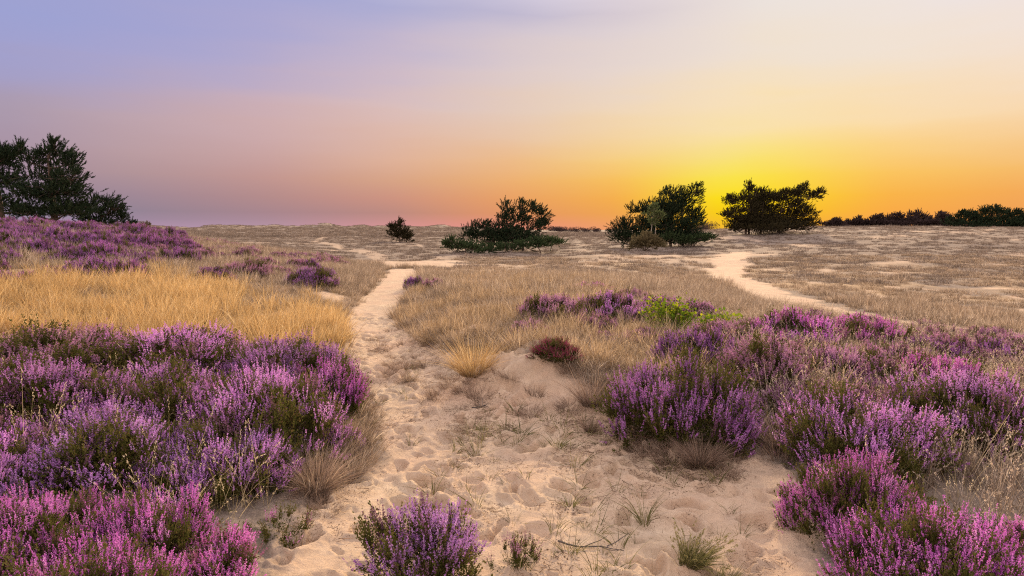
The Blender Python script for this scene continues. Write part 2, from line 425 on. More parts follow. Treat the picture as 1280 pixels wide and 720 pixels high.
M['bloom_purple'] = plant_mat('bloom_purple', [(0, (.16, .08, .08)), (.12, (.24, .08, .24)), (.4, (.40, .15, .42)), (.8, (.54, .23, .54)), (1, (.68, .38, .64))], trans=.35, obj_var=.12, hue_var=.015)
M['bloom_red'] = plant_mat('bloom_red', [(0, (.16, .03, .06)), (.5, (.34, .06, .12)), (1, (.50, .14, .20))], trans=.3)
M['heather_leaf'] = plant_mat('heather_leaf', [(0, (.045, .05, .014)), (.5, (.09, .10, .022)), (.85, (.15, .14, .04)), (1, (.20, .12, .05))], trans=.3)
M['heather_stem'] = plant_mat('heather_stem', [(0, (.06, .035, .02)), (1, (.16, .10, .06))], trans=.0)
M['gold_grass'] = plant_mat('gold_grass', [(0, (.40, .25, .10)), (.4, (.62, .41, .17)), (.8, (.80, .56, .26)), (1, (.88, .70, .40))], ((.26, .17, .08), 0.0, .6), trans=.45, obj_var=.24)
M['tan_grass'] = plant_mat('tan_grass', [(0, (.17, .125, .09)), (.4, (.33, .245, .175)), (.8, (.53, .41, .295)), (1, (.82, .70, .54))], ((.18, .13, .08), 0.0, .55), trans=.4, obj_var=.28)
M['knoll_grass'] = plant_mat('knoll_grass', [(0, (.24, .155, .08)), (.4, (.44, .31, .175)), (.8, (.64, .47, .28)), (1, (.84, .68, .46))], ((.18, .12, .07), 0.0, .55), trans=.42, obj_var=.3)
M['brown_grass'] = plant_mat('brown_grass', [(0, (.16, .11, .08)), (.5, (.30, .21, .15)), (1, (.50, .37, .27))], ((.14, .10, .07), 0.0, .4), trans=.3, obj_var=.18)
M['grey_tussock'] = plant_mat('grey_tussock', [(0, (.13, .10, .08)), (.5, (.27, .21, .165)), (1, (.46, .37, .29))], trans=.25, obj_var=.22)
M['green_grass'] = plant_mat('green_grass', [(0, (.08, .08, .03)), (.5, (.15, .15, .055)), (1, (.34, .29, .13))], ((.20, .18, .08), 0.0, .35), trans=.35, obj_var=.12)
M['straw'] = plant_mat('straw', [(0, (.50, .40, .20)), (.6, (.70, .56, .32)), (1, (.86, .74, .50))], trans=.4, obj_var=.08)
M['sapling_leaf'] = plant_mat('sapling_leaf', [(0, (.08, .16, .015)), (.5, (.16, .25, .02)), (.85, (.38, .42, .03)), (1, (.66, .62, .05))], trans=.45, obj_var=.05)
M['pine_needles'] = plant_mat('pine_needles', [(0, (.014, .024, .015)), (.6, (.034, .054, .028)), (1, (.075, .092, .045))], trans=.05, obj_var=.1)
M['pine_needles_brown'] = plant_mat('pine_needles_brown', [(0, (.022, .020, .012)), (.6, (.052, .044, .022)), (1, (.10, .08, .038))], trans=.04, obj_var=.1)
M['juniper_needles'] = plant_mat('juniper_needles', [(0, (.03, .045, .02)), (.6, (.065, .10, .042)), (1, (.13, .165, .07))], trans=.2, obj_var=.1)
M['birch_leaf'] = plant_mat('birch_leaf', [(0, (.10, .13, .05)), (.6, (.18, .22, .09)), (1, (.28, .30, .14))], trans=.35)
M['shrub_twig'] = plant_mat('shrub_twig', [(0, (.10, .08, .04)), (.6, (.20, .16, .08)), (1, (.32, .27, .15))], trans=.25)
M['far_needles'] = plant_mat('far_needles', [(0, (.05, .035, .035)), (1, (.10, .07, .065))], trans=.1, obj_var=.1)

def bark_mat(name, a, b):
    m = new_mat(name); nt = m.node_tree; N = nt.nodes; L = nt.links
    t = N.new('ShaderNodeTexCoord'); n = N.new('ShaderNodeTexNoise'); n.inputs['Scale'].default_value = 14; n.inputs['Detail'].default_value = 5
    mp = N.new('ShaderNodeMapping'); mp.inputs['Scale'].default_value = (1, 1, .25); L.new(t.outputs['Object'], mp.inputs[0]); L.new(mp.outputs[0], n.inputs['Vector'])
    r = N.new('ShaderNodeValToRGB'); r.color_ramp.elements[0].color = (*a, 1); r.color_ramp.elements[1].color = (*b, 1)
    r.color_ramp.elements[0].position = .35; r.color_ramp.elements[1].position = .65
    L.new(n.outputs[0], r.inputs[0])
    p = N.new('ShaderNodeBsdfPrincipled'); p.inputs['Roughness'].default_value = .9; L.new(r.outputs[0], p.inputs['Base Color'])
    bm = N.new('ShaderNodeBump'); bm.inputs['Strength'].default_value = .6; bm.inputs['Distance'].default_value = .02; L.new(n.outputs[0], bm.inputs['Height']); L.new(bm.outputs[0], p.inputs['Normal'])
    o = N.new('ShaderNodeOutputMaterial'); L.new(p.outputs[0], o.inputs['Surface'])
    return m
M['bark'] = bark_mat('pine_bark', (.05, .035, .025), (.14, .09, .06))
M['pale_bark'] = bark_mat('pale_bark', (.22, .18, .14), (.42, .36, .29))
M['dead_wood'] = bark_mat('dead_wood', (.05, .04, .035), (.14, .11, .09))

def ground_mat():
    m = new_mat('heath_ground'); nt = m.node_tree; N = nt.nodes; L = nt.links
    def noise(scale, detail=4, rough=.6, vec=None, dist=0.0):
        n = N.new('ShaderNodeTexNoise'); n.inputs['Scale'].default_value = scale; n.inputs['Detail'].default_value = detail; n.inputs['Roughness'].default_value = rough
        n.inputs['Distortion'].default_value = dist
        L.new(vec or tc.outputs['Object'], n.inputs['Vector']); return n.outputs[0]
    def ramp(fac, stops):
        r = N.new('ShaderNodeValToRGB'); e = r.color_ramp.elements
        e[0].position, e[0].color = stops[0][0], (*stops[0][1], 1); e[1].position, e[1].color = stops[-1][0], (*stops[-1][1], 1)
        for p, c in stops[1:-1]: x = e.new(p); x.color = (*c, 1)
        L.new(fac, r.inputs[0]); return r.outputs[0]
    def mix(f, a, b, mode='MIX'):
        x = N.new('ShaderNodeMix'); x.data_type = 'RGBA'; x.blend_type = mode
        for s, v in (('Factor', f), ('A', a), ('B', b)):
            if isinstance(v, float): x.inputs[s].default_value = v
            elif isinstance(v, tuple): x.inputs[s].default_value = (*v, 1)
            else: L.new(v, x.inputs[s])
        return x.outputs['Result']
    def mrange(v, a, b, c=0., d_=1.):
        r = N.new('ShaderNodeMapRange'); L.new(v, r.inputs['Value'])
        for k, q in zip(('From Min', 'From Max', 'To Min', 'To Max'), (a, b, c, d_)): r.inputs[k].default_value = q
        return r.outputs[0]
    def mth(op, a, b):
        x = N.new('ShaderNodeMath'); x.operation = op
        for i, v in enumerate((a, b)):
            if isinstance(v, (int, float)): x.inputs[i].default_value = v
            else: L.new(v, x.inputs[i])
        return x.outputs[0]
    tc = N.new('ShaderNodeTexCoord')
    sa = N.new('ShaderNodeAttribute'); sa.attribute_name = 'sand'
    ga = N.new('ShaderNodeAttribute'); ga.attribute_name = 'gold'
    n1 = noise(1.1, 5); n2 = noise(9, 5, .65); n3 = noise(55, 4, .7); n4 = noise(330, 3, .7)
    sand = ramp(n2, [(.3, (.42, .31, .20)), (.5, (.55, .415, .275)), (.72, (.68, .53, .365))])
    sand = mix(mrange(n1, .35, .65), sand, (.56, .39, .26))
    nd_ = noise(2.6, 6, .72, None, .6)
    sand = mix(mrange(n3, .58, .72, 0, .5), sand, (.36, .25, .165))
    sand = mix(mth('MULTIPLY', mrange(nd_, .47, .62, 0, .5), mrange(n2, .35, .6, .3, 1.)), sand, (.34, .245, .175))
    sand = mix(mrange(n4, .60, .75, 0, .55), sand, (.30, .205, .13))
    litter = ramp(n3, [(.32, (.12, .085, .06)), (.5, (.24, .18, .13)), (.7, (.40, .30, .21))])
    litter_far = ramp(n2, [(.3, (.12, .10, .08)), (.5, (.22, .175, .14)), (.7, (.36, .29, .23))])
    litter = mix(.5, litter, litter_far)
    gold = ramp(n3, [(.3, (.24, .16, .09)), (.5, (.40, .28, .16)), (.72, (.55, .40, .24))])
    litter = mix(ga.outputs['Fac'], litter, gold)
    # break up the border of the bare sand
    nb = noise(3.1, 6, .7); nc = noise(22, 4, .7)
    f = mth('ADD', sa.outputs['Fac'], mth('ADD', mth('MULTIPLY', mth('SUBTRACT', nb, .5), .5), mth('MULTIPLY', mth('SUBTRACT', nc, .5), 1.0)))
    f = mrange(f, .22, .78)
    col = mix(f, litter, sand)
    # crumbs of dead heather and grass lying on the sand
    vo = N.new('ShaderNodeTexVoronoi'); vo.inputs['Scale'].default_value = 46; vo.inputs['Randomness'].default_value = 1
    mpv = N.new('ShaderNodeMapping'); mpv.inputs['Scale'].default_value = (1, .45, 1); mpv.inputs['Rotation'].default_value = (0, 0, .8)
    wob = N.new('ShaderNodeVectorMath'); wob.operation = 'ADD'
    nn = N.new('ShaderNodeTexNoise'); nn.inputs['Scale'].default_value = 5; L.new(tc.outputs['Object'], nn.inputs['Vector'])
    L.new(tc.outputs['Object'], wob.inputs[0]); L.new(nn.outputs['Color'], wob.inputs[1]); L.new(wob.outputs[0], mpv.inputs[0]); L.new(mpv.outputs[0], vo.inputs['Vector'])
    crumb = mth('MULTIPLY', mrange(vo.outputs['Distance'], .24, .12), mrange(noise(2.3, 3), .42, .58))
    col = mix(mth('MULTIPLY', crumb, .75), col, (.10, .07, .045))
    p = N.new('ShaderNodeBsdfPrincipled'); p.inputs['Roughness'].default_value = .95; p.inputs['Specular IOR Level'].default_value = .15
    L.new(col, p.inputs['Base Color'])
    hgt_ = mth('ADD', mth('MULTIPLY', n2, .5), mth('ADD', mth('MULTIPLY', n3, .30), mth('MULTIPLY', n4, .10)))
    bp = N.new('ShaderNodeBump'); bp.inputs['Strength'].default_value = .7; bp.inputs['Distance'].default_value = .045
    L.new(hgt_, bp.inputs['Height']); L.new(bp.outputs[0], p.inputs['Normal'])
    o = N.new('ShaderNodeOutputMaterial'); L.new(p.outputs[0], o.inputs['Surface'])
    return m
M['ground'] = ground_mat()

# ------------------------------------------------------------------ the ground sheet
def build_ground():
    r = [0.35]
    while r[-1] < 4000:
        q = r[-1]
        if q < 1.6: s = 0.12
        else: s = q * (0.0034 + 0.0050 * float(sstep(7, 22, q)) + 0.008 * float(sstep(150, 400, q)))
        r.append(q + s)
    r = np.array(r)
    a = np.concatenate([np.arange(-180, -52, 3.0), np.arange(-52, 52, 0.15), np.arange(52, 180, 3.0)])
    a = np.radians(a)
    Rr, Aa = np.meshgrid(r, a, indexing='ij')
    X = Rr * np.sin(Aa); Y = Rr * np.cos(Aa)
    Z = height(X, Y)
    S = sand_mask(X, Y)
    dist = Rr
    gold = sstep(-.25, .3, fbm(X, Y, 3.5, 91, 3)) * sstep(5, 9, dist) * (1 - sstep(26, 48, dist))
    n, mcols = X.shape
    V = np.stack([X, Y, Z], -1).reshape(-1, 3)
    V = np.vstack([V, [[0, 0, float(height(np.array([0.]), np.array([0.]))[0])]]])
    i = np.arange(n - 1)[:, None]; j = np.arange(mcols)[None]; j2 = (j + 1) % mcols
    Q = np.stack([i * mcols + j, (i + 1) * mcols + j, (i + 1) * mcols + j2, i * mcols + j2], -1).reshape(-1, 4)[:, ::-1]
    c = len(V) - 1; jj = np.arange(mcols)
    T = np.stack([np.full(mcols, c), (jj + 1) % mcols, jj], -1)
    me = mesh_from('ground', V, T, {'sand': np.append(S.ravel(), 1), 'gold': np.append(gold.ravel(), 0)}, quads=Q, smooth=True)
    o = bpy.data.objects.new('ground', me); me.materials.append(M['ground']); COL.objects.link(o)
    o['kind'] = 'structure'; o['label'] = 'pale sandy heath ground with trodden paths'
    return o
ground = build_ground()

# ------------------------------------------------------------------ object helpers
def thing(name, label, cat, loc, rz=0., group=None, scale=None):
    o = bpy.data.objects.new(name, None); o.empty_display_size = .2; COL.objects.link(o)
    o.location = loc; o.rotation_euler = (0, 0, rz); o['label'] = label; o['category'] = cat
    if group: o['group'] = group
    if scale is not None: o.scale = scale
    return o
def part(name, me, mat, parent, label=None):
    o = bpy.data.objects.new(name, me); COL.objects.link(o); o.parent = parent
    if mat is not None:
        if len(me.materials) == 0: me.materials.append(mat)
        o.material_slots[0].link = 'OBJECT'; o.material_slots[0].material = mat
    if label: o['label'] = label
    return o

# ------------------------------------------------------------------ heather
def heather_meshes(name, Rr, H, n_spray, seed, per=26, florets=24, spiky=1.0, fsize=.0062, bare=.12):
    rng = np.random.default_rng(seed)
    gb, gl, gs = Geo(), Geo(), Geo()
    k = int(n_spray * 1.0)
    rr = Rr * np.sqrt(rng.random(k)) * .98; th = rng.uniform(0, 2 * math.pi, k)
    cx, cy = rr * np.cos(th), rr * np.sin(th)
    dome = np.clip(1 - (rr / Rr) ** 2.4, 0, 1) ** .5
    cz = H * (.16 + .72 * dome) * (1 + .32 * rng.normal(size=k) * .6) * (1 + .25 * fbm(cx, cy, .22, seed))
    cz = np.clip(cz, .05 * H, H * 1.05)
    hue = rng.random(k); faded = rng.random(k) < bare * 1.4; brown = rng.random(k) < .16
    # spikes fan from each spray head
    sp = rng.integers(int(per * .6), int(per * 1.4), k)
    idx = np.repeat(np.arange(k), sp); n = len(idx)
    out = np.stack([cx, cy, np.zeros(k)], 1) / Rr
    ax = unit(out * .75 + np.array([0, 0, 1.0]) + .22 * rng.normal(size=(k, 3)))
    Q = np.stack([cx, cy, cz - .13 * H / .4], 1)
    dirs = unit(ax[idx] + .36 * rng.normal(size=(n, 3)))
    L0_ = rng.uniform(.05, .15, n) * (H / .4)
    SL = rng.uniform(.035, .085, n) * spiky
    base = Q[idx] + dirs * L0_[:, None]
    base[:, 2] = np.maximum(base[:, 2], .01)
    dup_ = unit(dirs + np.array([0, 0, .7]) + .15 * rng.normal(size=(n, 3)))
    K = florets
    bare_sp = faded[idx] | (rng.random(n) < .15)
    idb = np.where(~bare_sp)[0]
    t = rng.random((len(idb), K))
    rad = .0075 * (1 - .65 * t)
    offs = rng.normal(size=(len(idb), K, 3)); offs = offs / np.linalg.norm(offs, axis=-1, keepdims=True) * rad[..., None]
    cen = base[idb, None] + dup_[idb, None] * SL[idb, None, None] * t[..., None] + offs
    var = np.clip(hue[idx[idb], None] * .45 + rng.random((len(idb), 1)) * .25 + rng.random((len(idb), K)) * .40, 0, 1) * np.where(brown[idx[idb]], .12, 1.0)[:, None]
    flakes(gb, cen.reshape(-1, 3), rng.uniform(.75, 1.25, cen.shape[0] * K) * fsize, var.ravel(), t.ravel(), rng, elong=1.15)
    # twigs and leaves under every spike
    stem_n = n
    blades(gs, Q[idx], unit(base - Q[idx]), np.linalg.norm(base - Q[idx], axis=1) + SL * .9, .10 * rng.normal(size=(n, 3)), rng.uniform(.0016, .003, n), 2, rng=rng)
    KL = 11
    tl = rng.random((n, KL))
    lc = Q[idx][:, None] + (base - Q[idx])[:, None] * (.15 + .95 * tl[..., None]) + rng.normal(size=(n, KL, 3)) * .006
    flakes(gl, lc.reshape(-1, 3), rng.uniform(.006, .011, n * KL), np.clip(hue[idx, None] * .4 + rng.random((n, KL)) * .6, 0, 1).ravel(), tl.ravel(), rng, elong=1.6, axis=np.repeat(dirs, KL, 0))
    # bare spikes: extra greenery reaching the surface
    ib = np.where(bare_sp)[0]
    tl = rng.random((len(ib), 12))
    lc = base[ib, None] + dup_[ib, None] * (SL[ib, None, None] * tl[..., None]) + rng.normal(size=(len(ib), 12, 3)) * .004
    flakes(gl, lc.reshape(-1, 3), rng.uniform(.006, .010, len(ib) * 12), (.45 + .55 * rng.random((len(ib), 12))).ravel(), tl.ravel(), rng, elong=1.6, axis=np.repeat(dup_[ib], 12, 0))
    # woody stems from the root to the spray heads
    root = np.stack([cx * .22, cy * .22, np.full(k, -.03)], 1) + .02 * rng.normal(size=(k, 3))
    for rep in range(2):
        rt = root + .01 * rng.normal(size=(k, 3))
        blades(gs, rt, unit(Q - rt), np.linalg.norm(Q - rt, axis=1), .18 * rng.normal(size=(k, 3)) * np.array([1, 1, .3]), rng.uniform(.005, .010, k), 4, rng=rng, taper=.6)
    # dark inner leaf mass along woody stems
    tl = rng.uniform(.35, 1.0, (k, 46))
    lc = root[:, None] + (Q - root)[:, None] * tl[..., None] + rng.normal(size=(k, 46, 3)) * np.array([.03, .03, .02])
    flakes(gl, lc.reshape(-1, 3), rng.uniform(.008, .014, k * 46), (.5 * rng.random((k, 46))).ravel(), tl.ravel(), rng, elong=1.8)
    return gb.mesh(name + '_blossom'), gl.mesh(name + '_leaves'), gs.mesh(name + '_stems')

HB = {
 'large': [heather_meshes('heather_large', .50, .42, 120, 100 + i, bare=.14) for i in range(4)],
 'small': [heather_meshes('heather_small', .27, .36, 46, 200 + i, bare=.05) for i in range(3)],
 'low':   [heather_meshes('heather_low', .42, .22, 70, 300 + i, per=20, florets=16, spiky=.9, fsize=.008, bare=.12) for i in range(3)],
 'sparse': [heather_meshes('heather_sparse', .30, .26, 16, 400 + i, per=12, florets=18, spiky=1.1, bare=.25) for i in range(2)],
}
SIZE = {'large': (.50, .42), 'small': (.27, .36), 'low': (.42, .22), 'sparse': (.30, .26)}
_hb_count = 0
def heather(px, py, w, h, kind, bloom, label, group=None, leaf='heather_leaf', depth=None):
    """one heather bush standing at a ground position seen at (px, py), w x h pixels big"""
    global _hb_count
    x, y = G(px, py)
    sc = y / F
    R0, H0 = SIZE[kind]
    sw = max(w * sc / 2 / (R0 * 1.12), .15); sh = max(h * sc / (H0 * 1.2), .15)
    y += .35 * sw * R0 if y > 3 else 0
    z = hgt(x, y)
    v = HB[kind][_hb_count % len(HB[kind])]
    _hb_count += 1
    t = thing('heather_bush', label, 'heather', (x, y, z - .02), random.uniform(0, 6.28), group, (sw, sw * (depth or 1.0), sh))
    part('blossom', v[0], M[bloom], t)
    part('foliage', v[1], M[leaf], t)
    part('stem', v[2], M['heather_stem'], t)
    HEATHER_SPOTS.append((x, y, sw * R0))
    return t
HEATHER_SPOTS = []

GL = 'heather bushes of the large left bank'
for a in [
 (40, 478, 235, 82, 'large', 'bloom_mauve', 'dusky purple heather bush at the upper left edge, against the golden grass', GL),
 (205, 486, 215, 82, 'large', 'bloom_lilac', 'lilac heather bush with golden grass right behind it, above the dark green hollow', GL),
 (345, 494, 190, 78, 'large', 'bloom_lilac', 'wispy pink-lilac heather bush at the top right of the left bank', GL),
 (28, 548, 240, 108, 'large', 'bloom_lilac', 'lilac heather bush at the left edge with long straw stalks in front', GL),
 (178, 556, 220, 112, 'large', 'bloom_lilac', 'lilac heather bush around the dark green hollow in the middle of the left bank', GL),
 (318, 572, 215, 122, 'large', 'bloom_lilac', 'broad bright lilac heather bush nearest the brown grass beside the path', GL),
 (412, 524, 90, 84, 'small', 'bloom_magenta', 'upright pink heather bush at the path edge of the left bank', GL),
 (95, 612, 230, 98, 'large', 'bloom_lilac', 'sparser lilac heather bush just behind the magenta corner clump', GL),
 (262, 616, 190, 96, 'large', 'bloom_lilac', 'lilac heather bush just behind the pale straw tuft', GL),
]: heather(*a)
GC = 'magenta heather bushes in the bottom left corner'
for a in [
 (40, 712, 230, 118, 'large', 'bloom_magenta', 'bright magenta heather bush cut by the left edge of the photo', GC),
 (175, 728, 210, 124, 'large', 'bloom_magenta', 'bright magenta heather bush inside the corner clump, left of the straw stalks', GC),
 (280, 742, 130, 92, 'small', 'bloom_magenta', 'magenta heather bush with slanting spikes beside the bare orange sand', GC),
 (100, 800, 260, 145, 'large', 'bloom_magenta', 'lowest magenta heather bush in the corner clump, cut by the bottom edge', GC),
]: heather(*a)
heather(525, 738, 158, 128, 'small', 'bloom_lilac', 'single round lilac heather bush standing alone on the sandy path')
heather(645, 716, 80, 52, 'sparse', 'bloom_mauve', 'sparse twiggy heather plant beside the single round bush on the sand')
heather(345, 672, 85, 48, 'sparse', 'bloom_magenta', 'straggly heather stems leaning over the orange sand by the corner clump')

GR = 'heather bushes of the right bank'
for a in [
 (858, 556, 205, 118, 'large', 'bloom_purple', 'dark purple rounded heather bush overhanging the sand under the leafy sapling', GR),
 (872, 462, 120, 52, 'low', 'bloom_purple', 'purple heather bush directly under the leafy green sapling', GR),
 (965, 492, 110, 78, 'small', 'bloom_mauve', 'dim mauve heather bush right of the dark rounded bush', GR),
 (1070, 486, 150, 52, 'low', 'bloom_mauve', 'mauve heather bush among straw grass in the middle of the right bank', GR),
 (1090, 588, 215, 112, 'large', 'bloom_lilac', 'large bright violet heather bush in the middle of the right bank', GR),
 (1225, 566, 200, 108, 'large', 'bloom_lilac', 'bright violet heather bush at the right edge, above the straw grass', GR),
 (1190, 500, 150, 56, 'low', 'bloom_magenta', 'low pink heather bush near the right edge on the slope', GR),
 (1080, 672, 185, 112, 'large', 'bloom_magenta', 'magenta heather bush leaning over the sand at the lower right', GR),
 (1165, 742, 240, 140, 'large', 'bloom_magenta', 'biggest magenta heather bush at the bottom right', GR),
 (1275, 720, 130, 74, 'small', 'bloom_magenta', 'pink heather bush in the bottom right corner', GR),
 (1040, 548, 60, 40, 'small', 'bloom_lilac', 'little violet heather bush in the gap behind the brown grass', GR),
]: heather(*a)
GK = 'heather bushes along the crest of the right bank'
for a in [
 (1000, 432, 130, 44, 'low', 'bloom_magenta', 'bright pink heather on the crest just below the right sandy track', GK),
 (1085, 432, 120, 40, 'low', 'bloom_magenta', 'pink heather on the crest where the sandy track disappears', GK),
 (1170, 452, 110, 30, 'low', 'bloom_purple', 'low purple heather on the crest right of the sandy track', GK),
 (1255, 458, 110, 32, 'low', 'bloom_purple', 'low purple heather at the right end of the crest', GK),
 (920, 432, 110, 34, 'low', 'bloom_mauve', 'faded mauve heather on the crest right of the leafy sapling', GK),
 (845, 398, 120, 26, 'low', 'bloom_mauve', 'pale pinkish heather on the crest behind the leafy sapling', GK),
 (765, 400, 110, 34, 'low', 'bloom_lilac', 'pinkish purple heather in straw grass at the middle of the knoll', GK),
 (690, 402, 95, 36, 'low', 'bloom_mauve', 'mauve heather at the left end of the band on the grassy knoll', GK),
 (742, 366, 62, 13, 'low', 'bloom_magenta', 'small pink heather cushion at the back of the grassy knoll', GK),
]: heather(*a)
heather(697, 455, 62, 30, 'small', 'bloom_red', 'small dark red heather bush on top of the sand scarp', leaf='heather_leaf')
heather(517, 361, 30, 17, 'low', 'bloom_purple', 'small violet heather cushion left of two beside the narrow path')
heather(543, 363, 36, 15, 'low', 'bloom_mauve', 'small dull heather cushion right of two beside the narrow path')
GF = 'heather bushes on the low left rise'
for a in [
 (387, 359, 68, 27, 'large', 'bloom_purple', 'dark round heather bush nearest the path on the low left rise', GF),
 (378, 338, 46, 15, 'low', 'bloom_purple', 'purple heather bush just above the dark round bush', GF),
 (362, 325, 26, 10, 'low', 'bloom_purple', 'tiny purple heather bush highest on the low left rise', GF),
 (232, 318, 40, 15, 'large', 'bloom_purple', 'dark purple heather mound at the right end of the left hill carpet', GF),
 (196, 306, 50, 15, 'large', 'bloom_purple', 'dark purple heather mound under the right end of the left pines', GF),
 (330, 334, 36, 14, 'low', 'bloom_mauve', 'faded mauve heather between the round purple bush and the path rise', GF),
 (414, 330, 28, 10, 'low', 'bloom_mauve', 'dull brownish mauve heather at the end of the left rise beside the path', GF),
 (400, 345, 40, 14, 'large', 'bloom_purple', 'purple heather bush tucked behind the dark round bush', GF),
 (264, 354, 52, 22, 'large', 'bloom_purple', 'round purple heather bush at the upper end of the golden grass', GF),
 (306, 346, 62, 26, 'large', 'bloom_mauve', 'rusty mauve heather bush right of the round purple one', GF),
]: heather(*a)

# ------------------------------------------------------------------ scattered ground cover
def scatter(name, P, rot, scl, pick, sources, label, mat):
    """one object whose points carry low plants (uncountable cover)"""
    srcc = bpy.data.collections.new(name + '_kinds')
    for i, me in enumerate(sources):
        so = bpy.data.objects.new('%s_kind_%02d' % (name, i), me); srcc.objects.link(so)
        if mat and len(me.materials) == 0: me.materials.append(mat)
    me = bpy.data.meshes.new(name); me.vertices.add(len(P)); me.vertices.foreach_set('co', np.asarray(P, np.float32).ravel())
    a = me.attributes.new('rot', 'FLOAT_VECTOR', 'POINT'); a.data.foreach_set('vector', np.asarray(rot, np.float32).ravel())
    a = me.attributes.new('scl', 'FLOAT_VECTOR', 'POINT'); a.data.foreach_set('vector', np.asarray(scl, np.float32).ravel())
    a = me.attributes.new('pick', 'INT', 'POINT'); a.data.foreach_set('value', np.asarray(pick, np.int32))
    o = bpy.data.objects.new(name, me); COL.objects.link(o)
    ng = bpy.data.node_groups.new(name + '_cover', 'GeometryNodeTree')
    ng.interface.new_socket(name='Geometry', in_out='INPUT', socket_type='NodeSocketGeometry')
    ng.interface.new_socket(name='Geometry', in_out='OUTPUT', socket_type='NodeSocketGeometry')
    gi = ng.nodes.new('NodeGroupInput'); go = ng.nodes.new('NodeGroupOutput')
    ci = ng.nodes.new('GeometryNodeCollectionInfo'); ci.inputs['Collection'].default_value = srcc
    ci.inputs['Separate Children'].default_value = True; ci.inputs['Reset Children'].default_value = True
    ip = ng.nodes.new('GeometryNodeInstanceOnPoints'); ip.inputs['Pick Instance'].default_value = True
    def attr(nm, ty):
        n = ng.nodes.new('GeometryNodeInputNamedAttribute'); n.data_type = ty; n.inputs['Name'].default_value = nm
        return n.outputs['Attribute']
    ng.links.new(gi.outputs[0], ip.inputs['Points']); ng.links.new(ci.outputs[0], ip.inputs['Instance'])
    ng.links.new(attr('pick', 'INT'), ip.inputs['Instance Index'])
    ng.links.new(attr('rot', 'FLOAT_VECTOR'), ip.inputs['Rotation'])
    ng.links.new(attr('scl', 'FLOAT_VECTOR'), ip.inputs['Scale'])
    ng.links.new(ip.outputs[0], go.inputs[0])
    md = o.modifiers.new('cover', 'NODES'); md.node_group = ng
    o['kind'] = 'stuff'; o['label'] = label; o['category'] = 'grass' if 'grass' in name or 'tuss' in name else 'heather'
    return o

def in_poly(px, py, poly):
    ins = np.zeros(px.shape, bool); n = len(poly)
    for i in range(n):
        x0, y0 = poly[i]; x1, y1 = poly[(i + 1) % n]
        c = ((y0 > py) != (y1 > py)) & (px < (x1 - x0) * (py - y0) / (y1 - y0 + 1e-9) + x0)
        ins ^= c
    return ins
def spots(rng, dens, poly, d0, d1, avoid_sand=.45, avoid_bush=0.0, margin=60, patch=None, jit=5.):
    """random ground points (per square metre) whose picture position falls in a region"""
    poly = [(float(a), float(b)) for a, b in poly]
    u0 = (min(p[0] for p in poly) - 640 - margin) / F; u1 = (max(p[0] for p in poly) - 640 + margin) / F
    area = (u1 - u0) * (d1 ** 2 - d0 ** 2) / 2
    n = int(area * dens)
    Y = np.sqrt(rng.uniform(d0 ** 2, d1 ** 2, n)); X = rng.uniform(u0, u1, n) * Y
    Z = height(X, Y)
    px, py = project(X, Y, Z)
    ok = in_poly(px + rng.normal(size=n) * jit, py + rng.normal(size=n) * jit * .45 + jit * .8 * fbm(X, Y, 1.7, 99, 2), poly)
    if avoid_sand is not None:
        ok &= sand_mask(X, Y) + rng.normal(size=n) * .12 < avoid_sand
        if d1 > 11: # tall grass stays trampled back from the sandy tracks
            ok &= poly_dist(X, Y + .9, PATH_RIGHT[:5]) + rng.normal(size=n) * .2 > 1.25
            ok &= (poly_dist(X, Y, PATH_RIGHT) + rng.normal(size=n) * .3 > .95)
            ok &= (poly_dist(X, Y + 1.2, PATH_MAIN[-4:]) + rng.normal(size=n) * .3 > 1.0)
    if patch is not None: ok &= fbm(X, Y, patch[0], patch[2]) > patch[1] + rng.normal(size=n) * .1
    if avoid_bush:
        for (bx, by, br) in HEATHER_SPOTS:
            ok &= np.hypot(X - bx, Y - by) > br * avoid_bush
    return np.stack([X, Y, Z - .01], 1)[ok]
def place(rng, P, nk, s0, s1, lean=.15, wind=(0, 0), tall=(.8, 1.25)):
    n = len(P); s = rng.uniform(s0, s1, n)
    rot = np.stack([rng.normal(size=n) * lean + wind[1], rng.normal(size=n) * lean + wind[0], rng.uniform(0, 6.28, n)], 1)
    return P, rot, np.stack([s, s, s * rng.uniform(tall[0], tall[1], n)], 1), rng.integers(0, nk, n)

def tuft_mesh(name, n, Rb, H, spread, w, seed, seg=3, droop=.5, lean=(0, 0, 0), heads=0.0):
    rng = np.random.default_rng(seed); g = Geo()
    th = rng.uniform(0, 6.28, n); r = Rb * np.sqrt(rng.random(n))
    base = np.stack([r * np.cos(th), r * np.sin(th), np.full(n, -.01)], 1)
    out = np.stack([np.cos(th), np.sin(th), np.zeros(n)], 1)
    d_ = unit(out * (spread * rng.random(n))[:, None] + np.array([0, 0, 1.]) + .12 * rng.normal(size=(n, 3)) + np.array(lean))
    L = H * rng.uniform(.45, 1.1, n)
    C = blades(g, base, d_, L, out * (droop * rng.random(n))[:, None] * .6 - np.array([0, 0, 1.]) * (droop * .35 * rng.random(n))[:, None] + .1 * rng.normal(size=(n, 3)), rng.uniform(.7, 1.3, n) * w, seg, rng=rng)
    if heads:
        hi = np.where(rng.random(n) < heads)[0]
        K = 14
        t = rng.random((len(hi), K))
        tip = C[hi, -1]; dirn = unit(C[hi, -1] - C[hi, -2])
        cen = tip[:, None] - dirn[:, None] * (t[..., None] * .075 * H / .4) + rng.normal(size=(len(hi), K, 3)) * .003
        flakes(g, cen.reshape(-1, 3), rng.uniform(.0028, .0055, len(hi) * K), (.6 + .4 * rng.random((len(hi), K))).ravel(), np.ones(len(hi) * K), rng, elong=2.8, axis=np.repeat(dirn, K, 0))
    return g.mesh(name)
